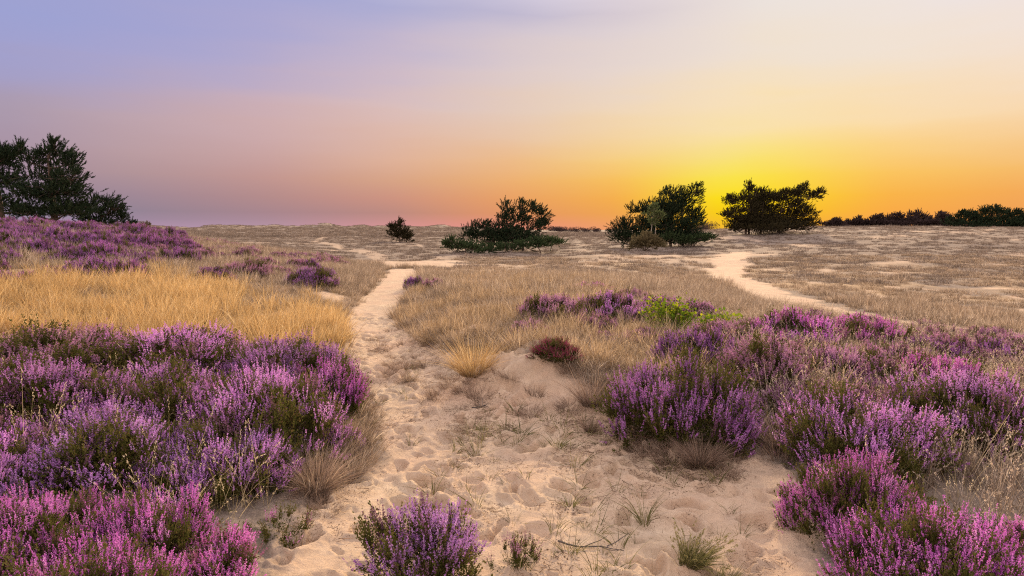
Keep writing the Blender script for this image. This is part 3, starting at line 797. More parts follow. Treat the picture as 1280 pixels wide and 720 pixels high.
gold_src = [tuft_mesh('gold_tuft', 46, .10, .42, .38, .0062, 500 + i, lean=(-.16, 0, 0), droop=.6) for i in range(4)]
gold_far_src = [tuft_mesh('gold_far_tuft', 70, .20, .34, .55, .008, 510 + i) for i in range(3)]
tan_src = [tuft_mesh('tan_tuft', 70, .11, .22, .9, .0046, 520 + i, droop=.9) for i in range(4)]
tan_far_src = [tuft_mesh('tan_far_tuft', 80, .24, .17, .8, .010, 530 + i, seg=2) for i in range(3)]
brown_src = [tuft_mesh('brown_tuft', 150, .10, .17, 1.3, .0024, 540 + i, droop=1.1) for i in range(4)]
tuss_src = [tuft_mesh('tussock_tuft', 110, .30, .13, .9, .016, 550 + i, seg=1) for i in range(4)]
green_src = [tuft_mesh('green_tuft', 18, .035, .17, .8, .0040, 560 + i, seg=4, droop=1.5) for i in range(4)]
knoll_src = [tuft_mesh('knoll_tuft', 46, .10, .38, .42, .0060, 505 + i, lean=(-.16, 0, 0), droop=.6) for i in range(4)]
fine_src = [tuft_mesh('fine_straw_tuft', 40, .08, .36, .5, .0030, 590 + i, lean=(-.1, 0, 0), heads=.35, seg=4) for i in range(4)]
straw_src = [tuft_mesh('straw_tuft', 16, .09, .50, .4, .0030, 570 + i, seg=4, droop=.7, heads=.8) for i in range(3)]
short_src = [tuft_mesh('short_tuft', 22, .06, .08, 1.4, .0024, 580 + i, seg=2, droop=1.0) for i in range(3)]

rg = np.random.default_rng(77)
# tall golden grass on the left
P = spots(rg, 80, [(-80, 362), (60, 352), (200, 352), (300, 372), (400, 388), (440, 410), (440, 470), (300, 460), (160, 440), (-80, 440)], 7.5, 18, .5, .75, patch=(1.2, -.22, 61), jit=14.)
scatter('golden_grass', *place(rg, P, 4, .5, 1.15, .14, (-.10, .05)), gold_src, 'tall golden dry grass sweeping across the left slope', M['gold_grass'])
# knoll in the middle
P = spots(rg, 62, [(488, 470), (482, 400), (510, 368), (600, 352), (760, 352), (840, 400), (870, 470), (800, 500), (740, 500), (690, 480), (640, 476), (600, 496), (540, 478)], 5.4, 22, .62, .6, patch=(1.1, -.02, 62), jit=8.)
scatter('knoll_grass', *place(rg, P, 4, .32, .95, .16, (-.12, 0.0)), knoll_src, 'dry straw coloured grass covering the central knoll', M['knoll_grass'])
fringe_src = [tuft_mesh('fringe_tuft', 46, .09, .30, .7, .0038, 508 + i, lean=(-.16, 0, 0), droop=.8, heads=.15) for i in range(3)]
P = spots(rg, 26, [(-60, 500), (-60, 430), (200, 432), (330, 450), (450, 470), (460, 560), (400, 560), (300, 490), (120, 500)], 5.0, 10, .7, 0, patch=(.8, .0, 68), jit=12.)
P2 = spots(rg, 40, [(700, 470), (760, 440), (840, 430), (1010, 440), (1100, 470), (1060, 560), (980, 560), (930, 480), (800, 480)], 4.4, 10, .8, .0, patch=(.6, -.05, 69), jit=10.)
scatter('fringe_grass', *place(rg, np.vstack([P, P2]), 3, .5, 1.15, .2, (-.1, 0)), fringe_src, 'straw grass mingling with the edges of the heather banks', M['knoll_grass'])
# short tan turf at the rims
P = spots(rg, 70, [(470, 520), (440, 380), (520, 352), (800, 350), (1290, 420), (1290, 560), (1000, 600), (860, 570), (720, 500), (620, 500), (540, 500)], 4.5, 24, .62, 0)
P2 = spots(rg, 60, [(-60, 470), (-60, 340), (200, 320), (460, 325), (480, 345), (455, 380), (440, 450), (470, 540), (440, 640), (330, 700), (200, 640)], 4.0, 30, .55, 0)
P = np.vstack([P, P2])
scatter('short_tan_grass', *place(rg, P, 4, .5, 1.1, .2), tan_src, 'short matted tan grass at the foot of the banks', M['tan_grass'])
# straw between the heather of the right bank
P = spots(rg, 34, [(900, 450), (960, 400), (1080, 400), (1290, 430), (1290, 720), (1180, 640), (1010, 560), (930, 540)], 3.0, 10, .6, 0)
scatter('bank_straw_grass', *place(rg, P, 4, .5, 1.1, .2, (-.1, 0)), fine_src, 'straw grass growing between the heather of the right bank', M['tan_grass'])
# long flowering stalks
P = spots(rg, 16, [(-40, 640), (-40, 500), (180, 470), (260, 560), (230, 640)], 3.0, 6.5, None, 0)
P2 = spots(rg, 42, [(175, 668), (215, 632), (330, 620), (345, 660), (260, 712)], 3.0, 4.6, None, 0)
P3 = spots(rg, 5, [(960, 460), (1280, 460), (1280, 700), (1020, 640)], 3.0, 8, None, 0)
P = np.vstack([P, P2, P3])
scatter('flowering_grass', *place(rg, P, 3, .65, 1.0, .2, (.12, 0)), straw_src, 'thin pale flowering grass stalks rising through the heather', M['straw'])
# brown tangle by the path edges
P = spots(rg, 60, [(385, 600), (400, 500), (440, 470), (470, 520), (450, 580), (410, 640), (340, 650)], 3.5, 8.5, None, 0)
P2 = spots(rg, 45, [(770, 560), (850, 540), (960, 545), (1000, 570), (960, 600), (840, 592)], 3.8, 6, None, 0)
P3 = spots(rg, 60, [(470, 470), (480, 420), (640, 455), (790, 455), (800, 560), (740, 555), (660, 520), (560, 505)], 4.5, 11, None, 0, patch=(.4, .05, 15), jit=12.)
P = np.vstack([P, P2, P3])
scatter('brown_grass', *place(rg, P, 4, .6, 1.1, .2), brown_src, 'tangled brown dead grass along the path edges', M['brown_grass'])
# sparse shoots on the sand
P = spots(rg, 30, [(560, 740), (540, 540), (640, 500), (900, 580), (1000, 640), (1010, 760), (760, 760)], 2.8, 6.5, None, .5, patch=(.8, .0, 19))
P2 = spots(rg, 9, [(430, 560), (470, 440), (620, 500), (700, 560), (560, 640)], 4, 10, None, 0, patch=(.8, .1, 20))
P = np.vstack([P, P2])
scatter('sparse_green_grass', *place(rg, P, 4, .55, 1.35, .2), green_src, 'sparse thin green grass shoots on the open sand', M['green_grass'])
P = spots(rg, 40, [(420, 740), (420, 520), (470, 440), (640, 500), (900, 560), (1020, 640), (1010, 760)], 2.6, 9, None, 0, patch=(.5, .0, 24))
scatter('short_sand_grass', *place(rg, P, 3, .4, 1.0, .25), short_src, 'tiny withered grass blades dotted over the sand', M['brown_grass'])
g_src = []
for i in range(4):
    g = Geo(); q = np.random.default_rng(700 + i); n = 46
    b_ = np.stack([q.normal(size=n) * .10, q.normal(size=n) * .10, q.uniform(.001, .008, n)], 1); a_ = q.uniform(0, 6.28, n)
    blades(g, b_, unit(np.stack([np.cos(a_), np.sin(a_), q.normal(size=n) * .10], 1)), q.uniform(.015, .075, n), q.normal(size=(n, 3)) * np.array([.3, .3, .05]), q.uniform(.002, .0045, n), 2, rng=q, taper=.5)
    flakes(g, np.stack([q.normal(size=60) * .11, q.normal(size=60) * .11, q.uniform(.001, .006, 60)], 1), q.uniform(.004, .010, 60), q.random(60), q.random(60), q)
    g_src.append(g.mesh('litter_patch'))
P = spots(rg, 34, [(380, 760), (420, 520), (450, 420), (520, 400), (640, 480), (900, 560), (1030, 640), (1030, 760)], 2.6, 10, None, 0, patch=(.45, .06, 26))
P2 = spots(rg, 22, [(470, 470), (520, 440), (640, 480), (780, 520), (860, 590), (700, 600), (560, 540)], 4.2, 9, None, 0, patch=(.5, -.05, 27))
P = np.vstack([P, P2]); P[:, 2] += .012
scatter('grass_litter', *place(rg, P, 4, .6, 1.3, .05), g_src, 'dark crumbs of dead heather and grass scattered over the sand', M['brown_grass'])
# farther cover
P = spots(rg, 14, [(-80, 345), (-80, 275), (250, 300), (480, 325), (560, 345), (900, 350), (1300, 400), (1300, 440), (700, 380)], 12, 34, .5, .5, patch=(5., -.25, 28))
scatter('mid_gold_grass', *place(rg, P, 3, .5, 1.1, .12, (-.1, 0)), gold_far_src, 'ochre grass on the rises before the plain', M['tan_grass'])
P = spots(rg, 10, [(-100, 400), (-100, 270), (1400, 270), (1400, 440), (1000, 440), (700, 345), (500, 345)], 17, 40, .36, 0, patch=(3.5, -.15, 65))
scatter('mid_tan_grass', *place(rg, P, 3, .5, 1.1, .1), tan_far_src, 'low dry tan grass over the middle plain', M['tan_grass'])
P0 = spots(rg, .45, [(-100, 320), (-100, 270), (1400, 270), (1400, 320)], 110, 290, None, 0); P = spots(rg, 3.2, [(-100, 380), (-100, 270), (1400, 270), (1400, 430), (700, 400)], 24, 115, .40, 0, patch=(2.6, -.12, 66))
P = np.vstack([P, P0])
pl_ = place(rg, P, 4, .5, 1.5, .1); pl_[2][:] *= np.where(P[:, 1:2] > 110, 2.2, 1.0)
scatter('grey_tussocks', *pl_, tuss_src, 'grey brown low tussocks dotting the far heath plain', M['grey_tussock'])

# carpets of heather that read as one cover
def heather_cover(name, P, rot, scl, pick, mats, label):
    srcs = []
    for v in HB['low']:
        for k, mt in ((0, mats), (1, 'heather_leaf')):
            pass
    # each source joins blossom and leaves of a low bush
    for i, v in enumerate(HB['low']):
        co = []; tr = []; va = []; al = []; mi = []; off = 0
        for k in (0, 1):
            me = v[k]; n = len(me.vertices); c = np.empty(n * 3, np.float32); me.vertices.foreach_get('co', c)
            t = np.empty(len(me.loops), np.int32); me.loops.foreach_get('vertex_index', t)
            a = np.empty(n, np.float32); me.attributes['var'].data.foreach_get('value', a)
            b = np.empty(n, np.float32); me.attributes['along'].data.foreach_get('value', b)
            co.append(c.reshape(-1, 3)); tr.append(t.reshape(-1, 3) + off); va.append(a); al.append(b); mi.append(np.full(len(t) // 3, k)); off += n
        m2 = mesh_from(name + '_clump', np.concatenate(co), np.concatenate(tr), {'var': np.concatenate(va), 'along': np.concatenate(al)})
        m2.materials.append(M[mats]); m2.materials.append(M['heather_leaf'])
        m2.polygons.foreach_set('material_index', np.concatenate(mi).astype(np.int32))
        srcs.append(m2)
    return scatter(name, P, rot, scl, pick, srcs, label, None)
P = spots(rg, 2.6, [(-80, 366), (-80, 300), (0, 286), (90, 286), (190, 292), (240, 308), (232, 326), (170, 350), (60, 356)], 10, 32, None, 0, patch=(3., -.12, 52))
heather_cover('hill_heather', *place(rg, P, 3, .6, 1.2, .08, tall=(1.0, 1.7)), 'bloom_purple', 'lilac and pink heather carpet over the left hill below the pines')
P = spots(rg, 2.2, [(120, 300), (240, 304), (400, 312), (440, 330), (330, 350), (250, 330), (150, 330)], 14, 32, None, 0, patch=(2.4, -.1, 53))
heather_cover('rise_heather', *place(rg, P, 3, .4, .9, .08, tall=(1.0, 1.6)), 'bloom_mauve', 'dull mauve heather speckling the left rise')
P = spots(rg, 5, [(900, 470), (930, 400), (1010, 400), (1120, 412), (1290, 436), (1290, 540), (1150, 520), (1000, 540)], 4.2, 11, None, .5, patch=(.9, -.2, 54))
heather_cover('bank_heather', *place(rg, P, 3, .4, .85, .1, tall=(.9, 1.6)), 'bloom_mauve', 'low mauve heather cover on the right bank')
P = spots(rg, 6, [(650, 420), (660, 385), (760, 375), (900, 385), (930, 430), (820, 440)], 6.5, 14, None, .4, patch=(.9, .0, 55))
heather_cover('knoll_heather', *place(rg, P, 3, .35, .7, .1, tall=(.9, 1.6)), 'bloom_mauve', 'thin faded heather between the grass of the knoll')
P = spots(rg, 7, [(-60, 600), (-60, 450), (300, 450), (430, 500), (430, 580), (330, 620), (120, 640)], 3.0, 8.5, None, .0, patch=(.5, -.1, 56))
heather_cover('left_bank_heather', *place(rg, P, 3, .4, .75, .1, tall=(1.2, 1.9)), 'bloom_lilac', 'low lilac heather filling between the bushes of the left bank')

# the same heath carries on past the picture's edges
PR = spots(rg, 3.4, [(1330, 440), (2100, 470), (2600, 1100), (1420, 1100), (1330, 760)], 2.0, 11, None, 0, patch=(1.4, -.05, 57))
PL = spots(rg, 3.4, [(-110, 440), (-900, 440), (-1500, 1100), (-260, 1100), (-110, 700)], 2.0, 10, None, 0, patch=(1.4, -.1, 58))
heather_cover('outer_heather', *place(rg, np.vstack([PR, PL]), 3, .6, 1.0, .1, tall=(1.3, 2.0)), 'bloom_lilac', 'lilac heather cover continuing at the outer sides of both banks')
PR = spots(rg, 34, [(1290, 425), (2100, 440), (2600, 1100), (1400, 1100), (1290, 720)], 2.0, 12, None, 0)
PL = spots(rg, 30, [(-70, 345), (-900, 345), (-1500, 1100), (-300, 1100), (-80, 700)], 2.0, 18, None, 0)
scatter('outer_grass', *place(rg, np.vstack([PR, PL]), 4, .45, 1.0, .2, (-.1, 0)), fine_src, 'straw grass continuing at the outer sides of both banks', M['tan_grass'])

# single grass clumps one can point at
def clump(px, py, w, h, nblade, matn, label, name='grass_clump', spread=.8, droop=.8, bw=.003, lean=(0, 0, 0), heads=0., seed=0):
    x, y = G(px, py); sc = y / F
    me = tuft_mesh(name, nblade, w * sc * .22, h * sc * 1.12, spread, bw, 900 + seed, seg=4, droop=droop, lean=lean, heads=heads)
    o = bpy.data.objects.new(name, me); me.materials.append(M[matn]); COL.objects.link(o)
    o.location = (x, y, hgt(x, y)); o['label'] = label; o['category'] = 'grass clump'
    return o
for i, a in enumerate([
 (592, 470, 70, 58, 620, 'gold_grass', 'tall fanned straw grass clump at the front of the central knoll'),
 (632, 436, 60, 34, 420, 'tan_grass', 'loose tan grass clump right of the fanned straw clump'),
 (738, 508, 46, 48, 420, 'brown_grass', 'brown upright grass clump between the scarp and the dark heather bush'),
 (738, 540, 30, 26, 240, 'brown_grass', 'small dark brown grass clump at the lower end of the scarp'),
 (876, 584, 76, 44, 700, 'brown_grass', 'round brown grass clump on the sand in front of the dark heather bush'),
 (512, 478, 30, 16, 200, 'tan_grass', 'low tan grass clump on the inner edge of the path bend'),
]):
    clump(*a, seed=i, spread=1.0)
clump(862, 712, 62, 44, 520, 'green_grass', 'dense grey green grass clump at the bottom edge on the sand', seed=20, spread=.7, lean=(.5, -.2, 0), heads=.2)
clump(905, 735, 40, 34, 260, 'green_grass', 'smaller grey green grass clump touching the bottom edge', seed=21, spread=.8, lean=(.5, 0, 0))
clump(806, 655, 30, 62, 40, 'green_grass', 'slender tall green grass shoot standing on the sand', seed=22, spread=.5, droop=1.2, bw=.004)
clump(712, 634, 26, 36, 26, 'green_grass', 'short green grass shoot alone in the middle of the sand', seed=23, spread=.7, droop=1.2, bw=.004)
clump(1006, 490, 60, 40, 300, 'tan_grass', 'pale grass clump behind the violet heather on the right bank', seed=24)
clump(975, 562, 44, 48, 300, 'brown_grass', 'brown grass clump in the gap between the two big heather bushes', seed=25)
clump(395, 610, 70, 66, 620, 'brown_grass', 'tangled brown grass clump at the foot of the left bank', seed=26, spread=1.2, droop=1.2)
clump(375, 676, 40, 26, 260, 'brown_grass', 'small feathery brown grass clump on the orange sand', seed=27, spread=1.2)

# ------------------------------------------------------------------ leafy sapling and stick
def sapling(px, py, w, h, label, seed, nst=14, leafn=16):
    x, y = G(px, py); sc = y / F; rng = np.random.default_rng(seed)
    t = thing('leafy_sapling', label, 'sapling', (x, y, hgt(x, y)))
    gs, gl = Geo(), Geo()
    W, H = w * sc / 2, h * sc
    tip = np.stack([rng.uniform(-W, W, nst), rng.uniform(-W * .5, W * .5, nst), H * rng.uniform(.6, 1.0, nst)], 1)
    for p in tip:
        b = np.array([p[0] * .25, p[1] * .25, -.02]); mid = (b + p) / 2 + rng.normal(size=3) * .03
        pts = np.stack([b, mid, p]); tube(gs, pts, [.006, .004, .002], 5, rng.random())
        tt = rng.uniform(.25, 1.05, leafn)[:, None]
        c = np.where(tt < .5, b + (mid - b) * tt * 2, mid + (p - mid) * (tt - .5) * 2) + rng.normal(size=(leafn, 3)) * .035
        flakes(gl, c, rng.uniform(.022, .042, leafn), np.clip(.25 + .6 * rng.random(leafn) * tt[:, 0] + .25 * (rng.random(leafn) > .7), 0, 1), tt[:, 0], rng, elong=1.3)
    part('foliage', gl.mesh('sapling_leaves'), M['sapling_leaf'], t)
    part('stem', gs.mesh('sapling_stems'), M['heather_stem'], t)
sapling(836, 416, 66, 44, 'bright green leafy sapling with yellow tips above the purple heather, left of two', 31, 44, 22)
sapling(898, 419, 60, 30, 'lower green leafy sapling with small yellowish leaves, right of two', 32, 26, 20)

def stick(px, py, label, L=.34, ang=-.15, seed=3):
    x, y = G(px, py); rng = np.random.default_rng(seed); g = Geo()
    ts = np.linspace(-.5, .5, 7)
    def pt(t, off=0.): 
        X_, Y_ = x + math.cos(ang) * t * L - math.sin(ang) * off, y + math.sin(ang) * t * L + math.cos(ang) * off
        return X_, Y_, hgt(X_, Y_) + .012 + .02 * abs(t)
    pts = np.array([pt(t, .02 * math.sin(t * 9)) for t in ts]) - np.array([x, y, 0])
    tube(g, pts, np.linspace(.0055, .002, 7), 6)
    for t0, s in ((-.1, 1), (.15, -1), (.25, 1)):
        q = np.array([pt(t0 + k * .12, s * k * .035 + .02 * math.sin(t0 * 9)) for k in range(4)]) - np.array([x, y, 0]); q[:, 2] += np.arange(4) * .008
        tube(g, q, [.003, .0025, .002, .001], 5)
    me = g.mesh('dead_stick', True); me.materials.append(M['dead_wood'])
    o = bpy.data.objects.new('dead_stick', me); COL.objects.link(o); o.location = (x, y, 0); o['label'] = label; o['category'] = 'stick'
stick(738, 686, 'dark forked dead stick lying on the sand near the bottom')
stick(600, 512, 'short thin dead stick on the path below the knoll', .14, .5, 5)

# ------------------------------------------------------------------ pines and shrubs
def tree(name, cat, label, base_px, dist, pads, leaf, trunk_w=.10, dens=1.0, stems=((0, 0),), tuft=.26, needles=22, nl=.10, nw=.014, group=None, bark='bark', lean=.0, seed=1, z=None, flat=1.0, updir=.8, crown_name='crown', fill=1.12):
    """pads are (px, py, rx, ry) lobes of the crown in the picture; each becomes a volume of needle shoots on its own limb"""
    rng = np.random.default_rng(seed)
    s = dist / F
    bx, by_ = base_px
    X0 = (bx - 640) * s; Y0 = dist; Z0 = hgt(X0, Y0) if z is None else z
    t = thing(name, label, cat, (X0, Y0, Z0), 0, group)
    gl = Geo(); gss = [Geo() for _ in stems]
    zpic = CZ - (by_ - 287) * s       # height of the base as seen
    cen = []
    for (px, py, rx, ry) in pads:
        cx = (px - bx) * s; cz = CZ - (py - 287) * s - Z0
        yr = max(rx, ry) * s
        cen.append((cx, rng.uniform(-.5, .5) * yr * 1.2 * (0 if len(pads) < 2 else 1), cz, rx * s * fill, yr * .9, ry * s * fill))
    top = max(c[2] for c in cen)
    trunks = []
    for gs, (sx, sy) in zip(gss, stems):
        sx_ = sx * s
        hx = np.mean([c[0] for c in cen if abs(c[0] - sx_) < 3] or [sx_])
        pts = []
        for k in range(7):
            q = k / 6
            pts.append((sx_ + (hx - sx_) * q ** 1.4 * .7 + rng.normal() * .03 + lean * q * q, sy + rng.normal() * .03, -.25 + (top * .92 + .25) * q))
        pts = np.array(pts); trunks.append(pts)
        tube(gs, pts, trunk_w * (1 - np.linspace(0, 1, 7) * .82), 8)
    for (cx, cy, cz, rx, ry, rz) in cen:
        # limb from the nearest trunk
        ti = min(range(len(trunks)), key=lambda q: abs(trunks[q][0, 0] - cx) + abs(trunks[q][0, 1] - cy)); tp = trunks[ti]; gs = gss[ti]
        hgt0 = max(min(cz - .35 * abs(cx - tp[0, 0]), top * .85), .02)
        a = np.array([np.interp(hgt0, tp[:, 2], tp[:, 0]), np.interp(hgt0, tp[:, 2], tp[:, 1]), hgt0]); b = np.array([cx, cy, cz])
        m = (a + b) / 2 + np.array([0, 0, -.06 * np.linalg.norm(b - a)]) + rng.normal(size=3) * .05
        tube(gs, np.stack([a, (a + m) / 2, m, (m + b) / 2, b]), trunk_w * np.array([.45, .38, .32, .24, .14]), 6)
        vol = rx * ry * rz
        n = int(dens * 150 * (vol ** .70) / (tuft / .30) ** 2) + 40
        v = unit(rng.normal(size=(n, 3))) * (rng.random((n, 1)) ** .45)
        v *= (1 + .3 * fbm(v[:, 0] * 2, v[:, 2] * 2, 1.0, seed)[:, None])
        nc = int(np.clip(5 + 9 * (rx * rz) ** .5, 5, 18))
        cc = unit(rng.normal(size=(nc, 3))) * (rng.random((nc, 1)) ** .4) * .86
        pick_ = rng.integers(0, nc, n)
        v = np.where((rng.random(n) < .80)[:, None], cc[pick_] + rng.normal(size=(n, 3)) * np.array([.23, .23, .13]), v)
        C = b + v * np.array([rx, ry, rz])
        # secondary twigs to shoots
        ks = rng.choice(n, min(n, 26), replace=False)
        for k in ks:
            e = C[k]; mm = (b + e) / 2 + rng.normal(size=3) * .05
            tube(gs, np.stack([b, mm, e]), trunk_w * np.array([.13, .09, .05]), 4)
        d_ = unit(v * np.array([1.0 / flat, 1.0 / flat, 1.0]) * .9 + np.array([.25 + lean * .2, 0, updir]) + .35 * rng.normal(size=(n, 3)))
        L = tuft * rng.uniform(.7, 1.6, n)
        K = int(needles * 1.9)
        q = rng.random((n, K))
        nb = C[:, None] + d_[:, None] * L[:, None, None] * q[..., None]
        nd = unit(d_[:, None] * 1.15 + unit(rng.normal(size=(n, K, 3))) * .75)
        nlv = nl * rng.uniform(.7, 1.2, n * K)
        tv = np.repeat(rng.random(n), K) * .55 + .45 * rng.random(n * K)
        blades(gl, nb.reshape(-1, 3), nd.reshape(-1, 3), nlv, np.zeros((n * K, 3)), np.full(n * K, nw * 1.5), 1, tv, rng, taper=.7)
        blades(gs, C, d_, L, np.zeros((n, 3)), np.full(n, .012), 1, rng=rng)
    part(crown_name, gl.mesh(name + '_crown'), M[leaf], t)
    for gs in gss: part('trunk' if cat != 'shrub' else 'stem', gs.mesh(name + '_trunk'), M[bark], t)
    return t
GP = 'pines on the left hill'
tree('pine_tree', 'pine', 'tall dark pine with a ragged upswept top, middle of three on the left hill', (70, 283), 40,
     [(70, 193, 18, 13), (86, 206, 18, 12), (98, 226, 18, 11), (44, 205, 14, 12), (60, 220, 30, 14), (78, 240, 34, 12), (50, 244, 34, 11), (70, 258, 40, 9), (88, 268, 30, 8), (40, 268, 26, 7), (32, 192, 5, 9), (72, 184, 6, 7)], 'pine_needles', .17, 1.5, stems=((0, 0), (-4, .4)), tuft=.34, nl=.11, nw=.018, group=GP, seed=41, fill=1.1)
tree('pine_tree', 'pine', 'dark pine cut by the left edge of the photo on the hill', (6, 284), 42,
     [(2, 205, 20, 17), (22, 197, 12, 9), (-22, 215, 26, 24), (8, 228, 24, 13), (-5, 250, 26, 12), (20, 262, 18, 7), (-30, 255, 24, 16), (6, 190, 8, 6)], 'pine_needles', .18, 1.7, tuft=.34, nl=.11, nw=.018, group=GP, seed=42, fill=1.12)
tree('pine_tree', 'pine', 'small flat topped pine at the right end of the left group', (126, 286), 44,
     [(134, 252, 20, 8), (120, 262, 16, 9), (148, 262, 12, 7), (134, 268, 24, 6), (156, 272, 9, 5), (128, 279, 22, 5), (160, 281, 10, 3), (110, 272, 10, 8)], 'pine_needles', .10, 1.25, tuft=.28, nl=.09, nw=.016, group=GP, seed=43, fill=1.05)
tree('round_shrub', 'shrub', 'small greenish shrub at the right foot of the left pines', (181, 291), 36, [(181, 287, 7, 5)], 'shrub_twig', .03, 2.0, tuft=.2, seed=44, nl=.08)
GM = 'pine groups on the plain'
tree('pine_tree', 'pine', 'dark many topped pine rising out of green juniper in the middle of the plain', (640, 309), 52,
     [(633, 266, 9, 11), (634, 279, 11, 12), (650, 262, 6, 9), (652, 276, 10, 10), (665, 261, 6, 9), (677, 268, 8, 8), (678, 281, 8, 7), (664, 286, 14, 9), (643, 294, 20, 9), (610, 292, 18, 10), (600, 283, 9, 7), (588, 294, 12, 8), (618, 300, 26, 7), (652, 300, 24, 6)], 'pine_needles', .11, 1.6, stems=((0, 0), (14, .3), (-25, 0)), tuft=.32, nl=.10, nw=.018, seed=45, fill=1.2)
tree('juniper_shrub', 'shrub', 'spreading low green juniper around the foot of the middle pine', (632, 315), 49,
     [(558, 306, 6, 5), (563, 302, 5, 5), (585, 306, 9, 4), (668, 303, 9, 3), (572, 308, 13, 6), (592, 311, 14, 6), (612, 312, 14, 5), (634, 311, 14, 5), (655, 308, 14, 5), (675, 305, 14, 5), (695, 303, 12, 4)], 'juniper_needles', .06, 1.6, stems=((0, 0), (-50, 0), (45, 0)), tuft=.28, nl=.09, nw=.018, seed=46, crown_name='foliage')
tree('broad_bush', 'shrub', 'small lone dark bush on the far plain left of the middle pine', (500, 303), 75,
     [(495, 291, 9, 10), (505, 294, 9, 8), (500, 280, 4, 5), (512, 298, 6, 4), (489, 284, 4, 5)], 'pine_needles_brown', .08, 1.5, tuft=.30, nl=.12, nw=.022, seed=47, crown_name='foliage')
tree('pine_tree', 'pine', 'wide dark pine with a spire at its right end behind the pale birch', (838, 303), 56,
     [(780, 282, 12, 9), (776, 294, 12, 8), (800, 262, 12, 7), (815, 270, 15, 9), (838, 244, 12, 7), (855, 250, 14, 9), (869, 240, 6, 9), (845, 262, 20, 10), (866, 270, 12, 7), (835, 280, 22, 10), (860, 284, 16, 8), (850, 296, 20, 6), (800, 286, 14, 10), (822, 297, 20, 6), (784, 299, 14, 6), (806, 296, 16, 7), (846, 300, 20, 5), (868, 298, 14, 5), (828, 284, 14, 9), (822, 258, 11, 8), (832, 266, 12, 8)], 'pine_needles', .13, 2.2, stems=((0, 0), (-40, .3), (15, 0)), tuft=.34, nl=.10, nw=.018, lean=.3, seed=48, fill=1.28)
tree('juniper_shrub', 'shrub', 'low dull green juniper at the right foot of the wide pine', (868, 303), 54,
     [(838, 298, 12, 5), (855, 300, 12, 4), (873, 299, 10, 4), (888, 297, 8, 3)], 'juniper_needles', .05, 1.4, tuft=.24, nl=.08, nw=.016, seed=49, crown_name='foliage')
tree('birch_tree', 'birch', 'thin pale birch with a small light green crown in front of the wide pine', (812, 303), 50,
     [(818, 262, 6, 6), (815, 270, 9, 5), (822, 272, 7, 6), (817, 279, 5, 4)], 'birch_leaf', .05, 1.1, stems=((0, 0), (8, .2)), tuft=.18, nl=.06, nw=.03, bark='pale_bark', seed=50)
tree('twiggy_shrub', 'shrub', 'rounded brownish twiggy shrub at the foot of the pale birch', (806, 311), 48,
     [(798, 305, 11, 6), (812, 304, 11, 7), (806, 300, 10, 6), (822, 308, 8, 3)], 'shrub_twig', .04, 2.0, tuft=.26, nl=.12, nw=.012, seed=51, crown_name='foliage')
tree('pine_tree', 'pine', 'windswept dark pine against the yellow glow of the set sun', (950, 288), 68,
     [(933, 236, 4, 6), (914, 252, 8, 6), (930, 250, 11, 8), (907, 271, 7, 4), (918, 265, 10, 5), (948, 244, 9, 6), (962, 250, 14, 7), (978, 246, 8, 5), (992, 244, 9, 6), (1002, 236, 5, 4), (1014, 247, 7, 4), (1022, 241, 4, 3), (990, 258, 13, 6), (1003, 268, 10, 4), (958, 262, 16, 6), (934, 262, 12, 7), (1008, 278, 10, 3), (968, 274, 10, 5), (932, 276, 12, 5), (950, 285, 30, 4), (985, 283, 24, 5), (918, 286, 10, 3), (945, 276, 22, 7), (965, 281, 30, 6), (990, 270, 12, 5), (925, 280, 14, 6), (948, 256, 14, 7)], 'pine_needles_brown', .12, 2.7, stems=((0, 0), (-14, .3), (-20, -.2), (22, .2)), tuft=.34, nl=.10, nw=.02, lean=.6, seed=52, fill=1.3)
GT = 'dark pines along the right horizon'
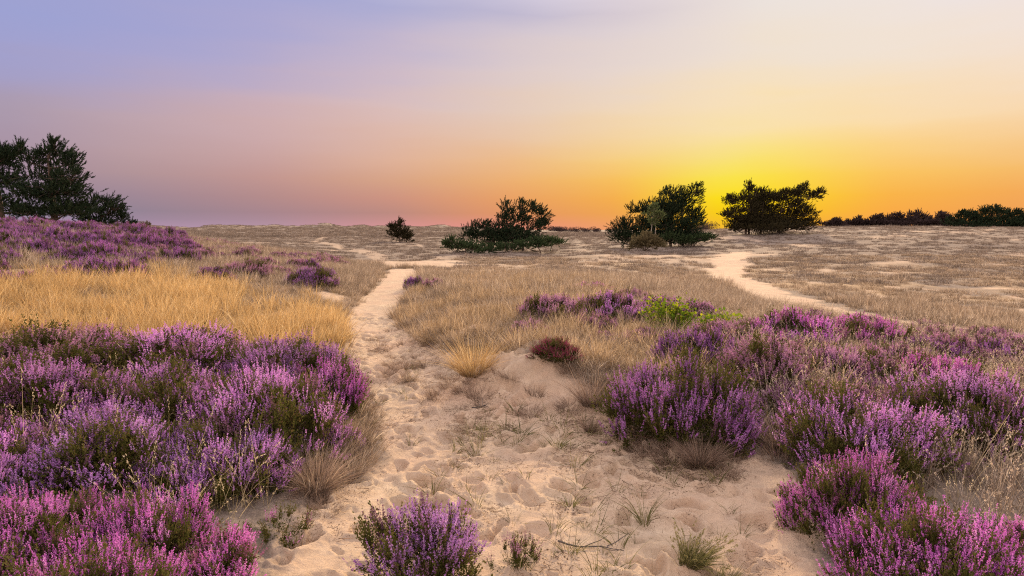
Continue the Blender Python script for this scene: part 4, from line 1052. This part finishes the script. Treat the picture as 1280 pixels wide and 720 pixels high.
for i, (px, py, rx, h, d_, lab) in enumerate([
 (1041, 283, 9, 8, 120, 'small windswept pine alone at the left end of the right horizon row'),
 (1068, 283, 10, 10, 125, 'low horizon pine left of the gap in the right row'),
 (1092, 282, 10, 12, 125, 'leaning narrow pine just right of the gap in the horizon row'),
 (1114, 282, 13, 14, 125, 'rounder dark pine in the middle of the horizon row'),
 (1141, 282, 14, 17, 125, 'peaked pine with two points in the middle of the horizon row'),
 (1170, 282, 14, 15, 122, 'sloping pine next to the greener grove on the right horizon'),
]):
    P_ = [(px, py - h * .62, rx * .62, h * .30), (px - rx * .55, py - h * .38, rx * .5, h * .30), (px + rx * .55, py - h * .5, rx * .5, h * .32), (px, py - h * .2, rx, h * .24), (px + rx * .4, py - h * .85, rx * .28, h * .18)]
    P_ += [(px, py - h * .06, rx * 1.1, h * .14), (px - rx, py - h * .22, rx * .8, h * .2), (px + rx, py - h * .22, rx * .8, h * .2)]
    tree('pine_tree', 'pine', lab, (px, py), d_, P_, 'far_needles', .10, 1.3, tuft=.45, nl=.16, nw=.04, group=GT, seed=60 + i, lean=.4)
for i, (px, py, rx, h, d_, lab) in enumerate([
 (1204, 283, 18, 19, 105, 'greenish dark pine at the left end of the nearer grove on the right'),
 (1234, 283, 20, 24, 105, 'tallest green pine in the nearer grove on the right horizon'),
 (1262, 283, 17, 19, 105, 'dense green pine at the far right of the horizon'),
 (1292, 283, 20, 24, 105, 'green pine cut by the right edge of the photo'),
]):
    P_ = [(px, py - h * .65, rx * .62, h * .30), (px - rx * .6, py - h * .42, rx * .5, h * .33), (px + rx * .6, py - h * .5, rx * .5, h * .32), (px, py - h * .2, rx * 1.1, h * .26), (px + rx * .3, py - h * .86, rx * .3, h * .15), (px - rx * .4, py - h * .8, rx * .3, h * .15), (px, py - h * .06, rx * 1.2, h * .14)]
    tree('pine_tree', 'pine', lab, (px, py), d_, P_, 'pine_needles', .12, 1.0, tuft=.42, nl=.15, nw=.03, group=GT, seed=70 + i, lean=.3)
# far wood that reads as one mass
def far_wood():
    rng = np.random.default_rng(8); g = Geo()
    for x0, x1, n, hh in ((684, 772, 26, 3.0), (862, 908, 14, 4.6), (1020, 1060, 6, 2.4), (1045, 1200, 34, 2.7), (1190, 1330, 20, 3.2), (410, 450, 0, 2.)):
        for k in range(n):
            px = rng.uniform(x0, x1); Y = rng.uniform(330, 380); X = (px - 640) / F * Y; Z = hgt(X, Y); h = hh * rng.uniform(.6, 1.1)
            m = 300
            v = unit(rng.normal(size=(m, 3))) * (rng.random((m, 1)) ** .4)
            c = np.array([X, Y, Z + h * .5]) + v * np.array([h * .85, h * .8, h * .5])
            blades(g, c, unit(v + rng.normal(size=(m, 3)) * .5 + np.array([0, 0, .6])), rng.uniform(.3, .7, m), np.zeros((m, 3)), np.full(m, .22), 1, rng=rng)
    me = g.mesh('far_woods'); me.materials.append(M['far_needles'])
    o = bpy.data.objects.new('far_woods', me); COL.objects.link(o); o['kind'] = 'stuff'; o['label'] = 'distant dim strip of woodland on the horizon'; o['category'] = 'woods'
far_wood()
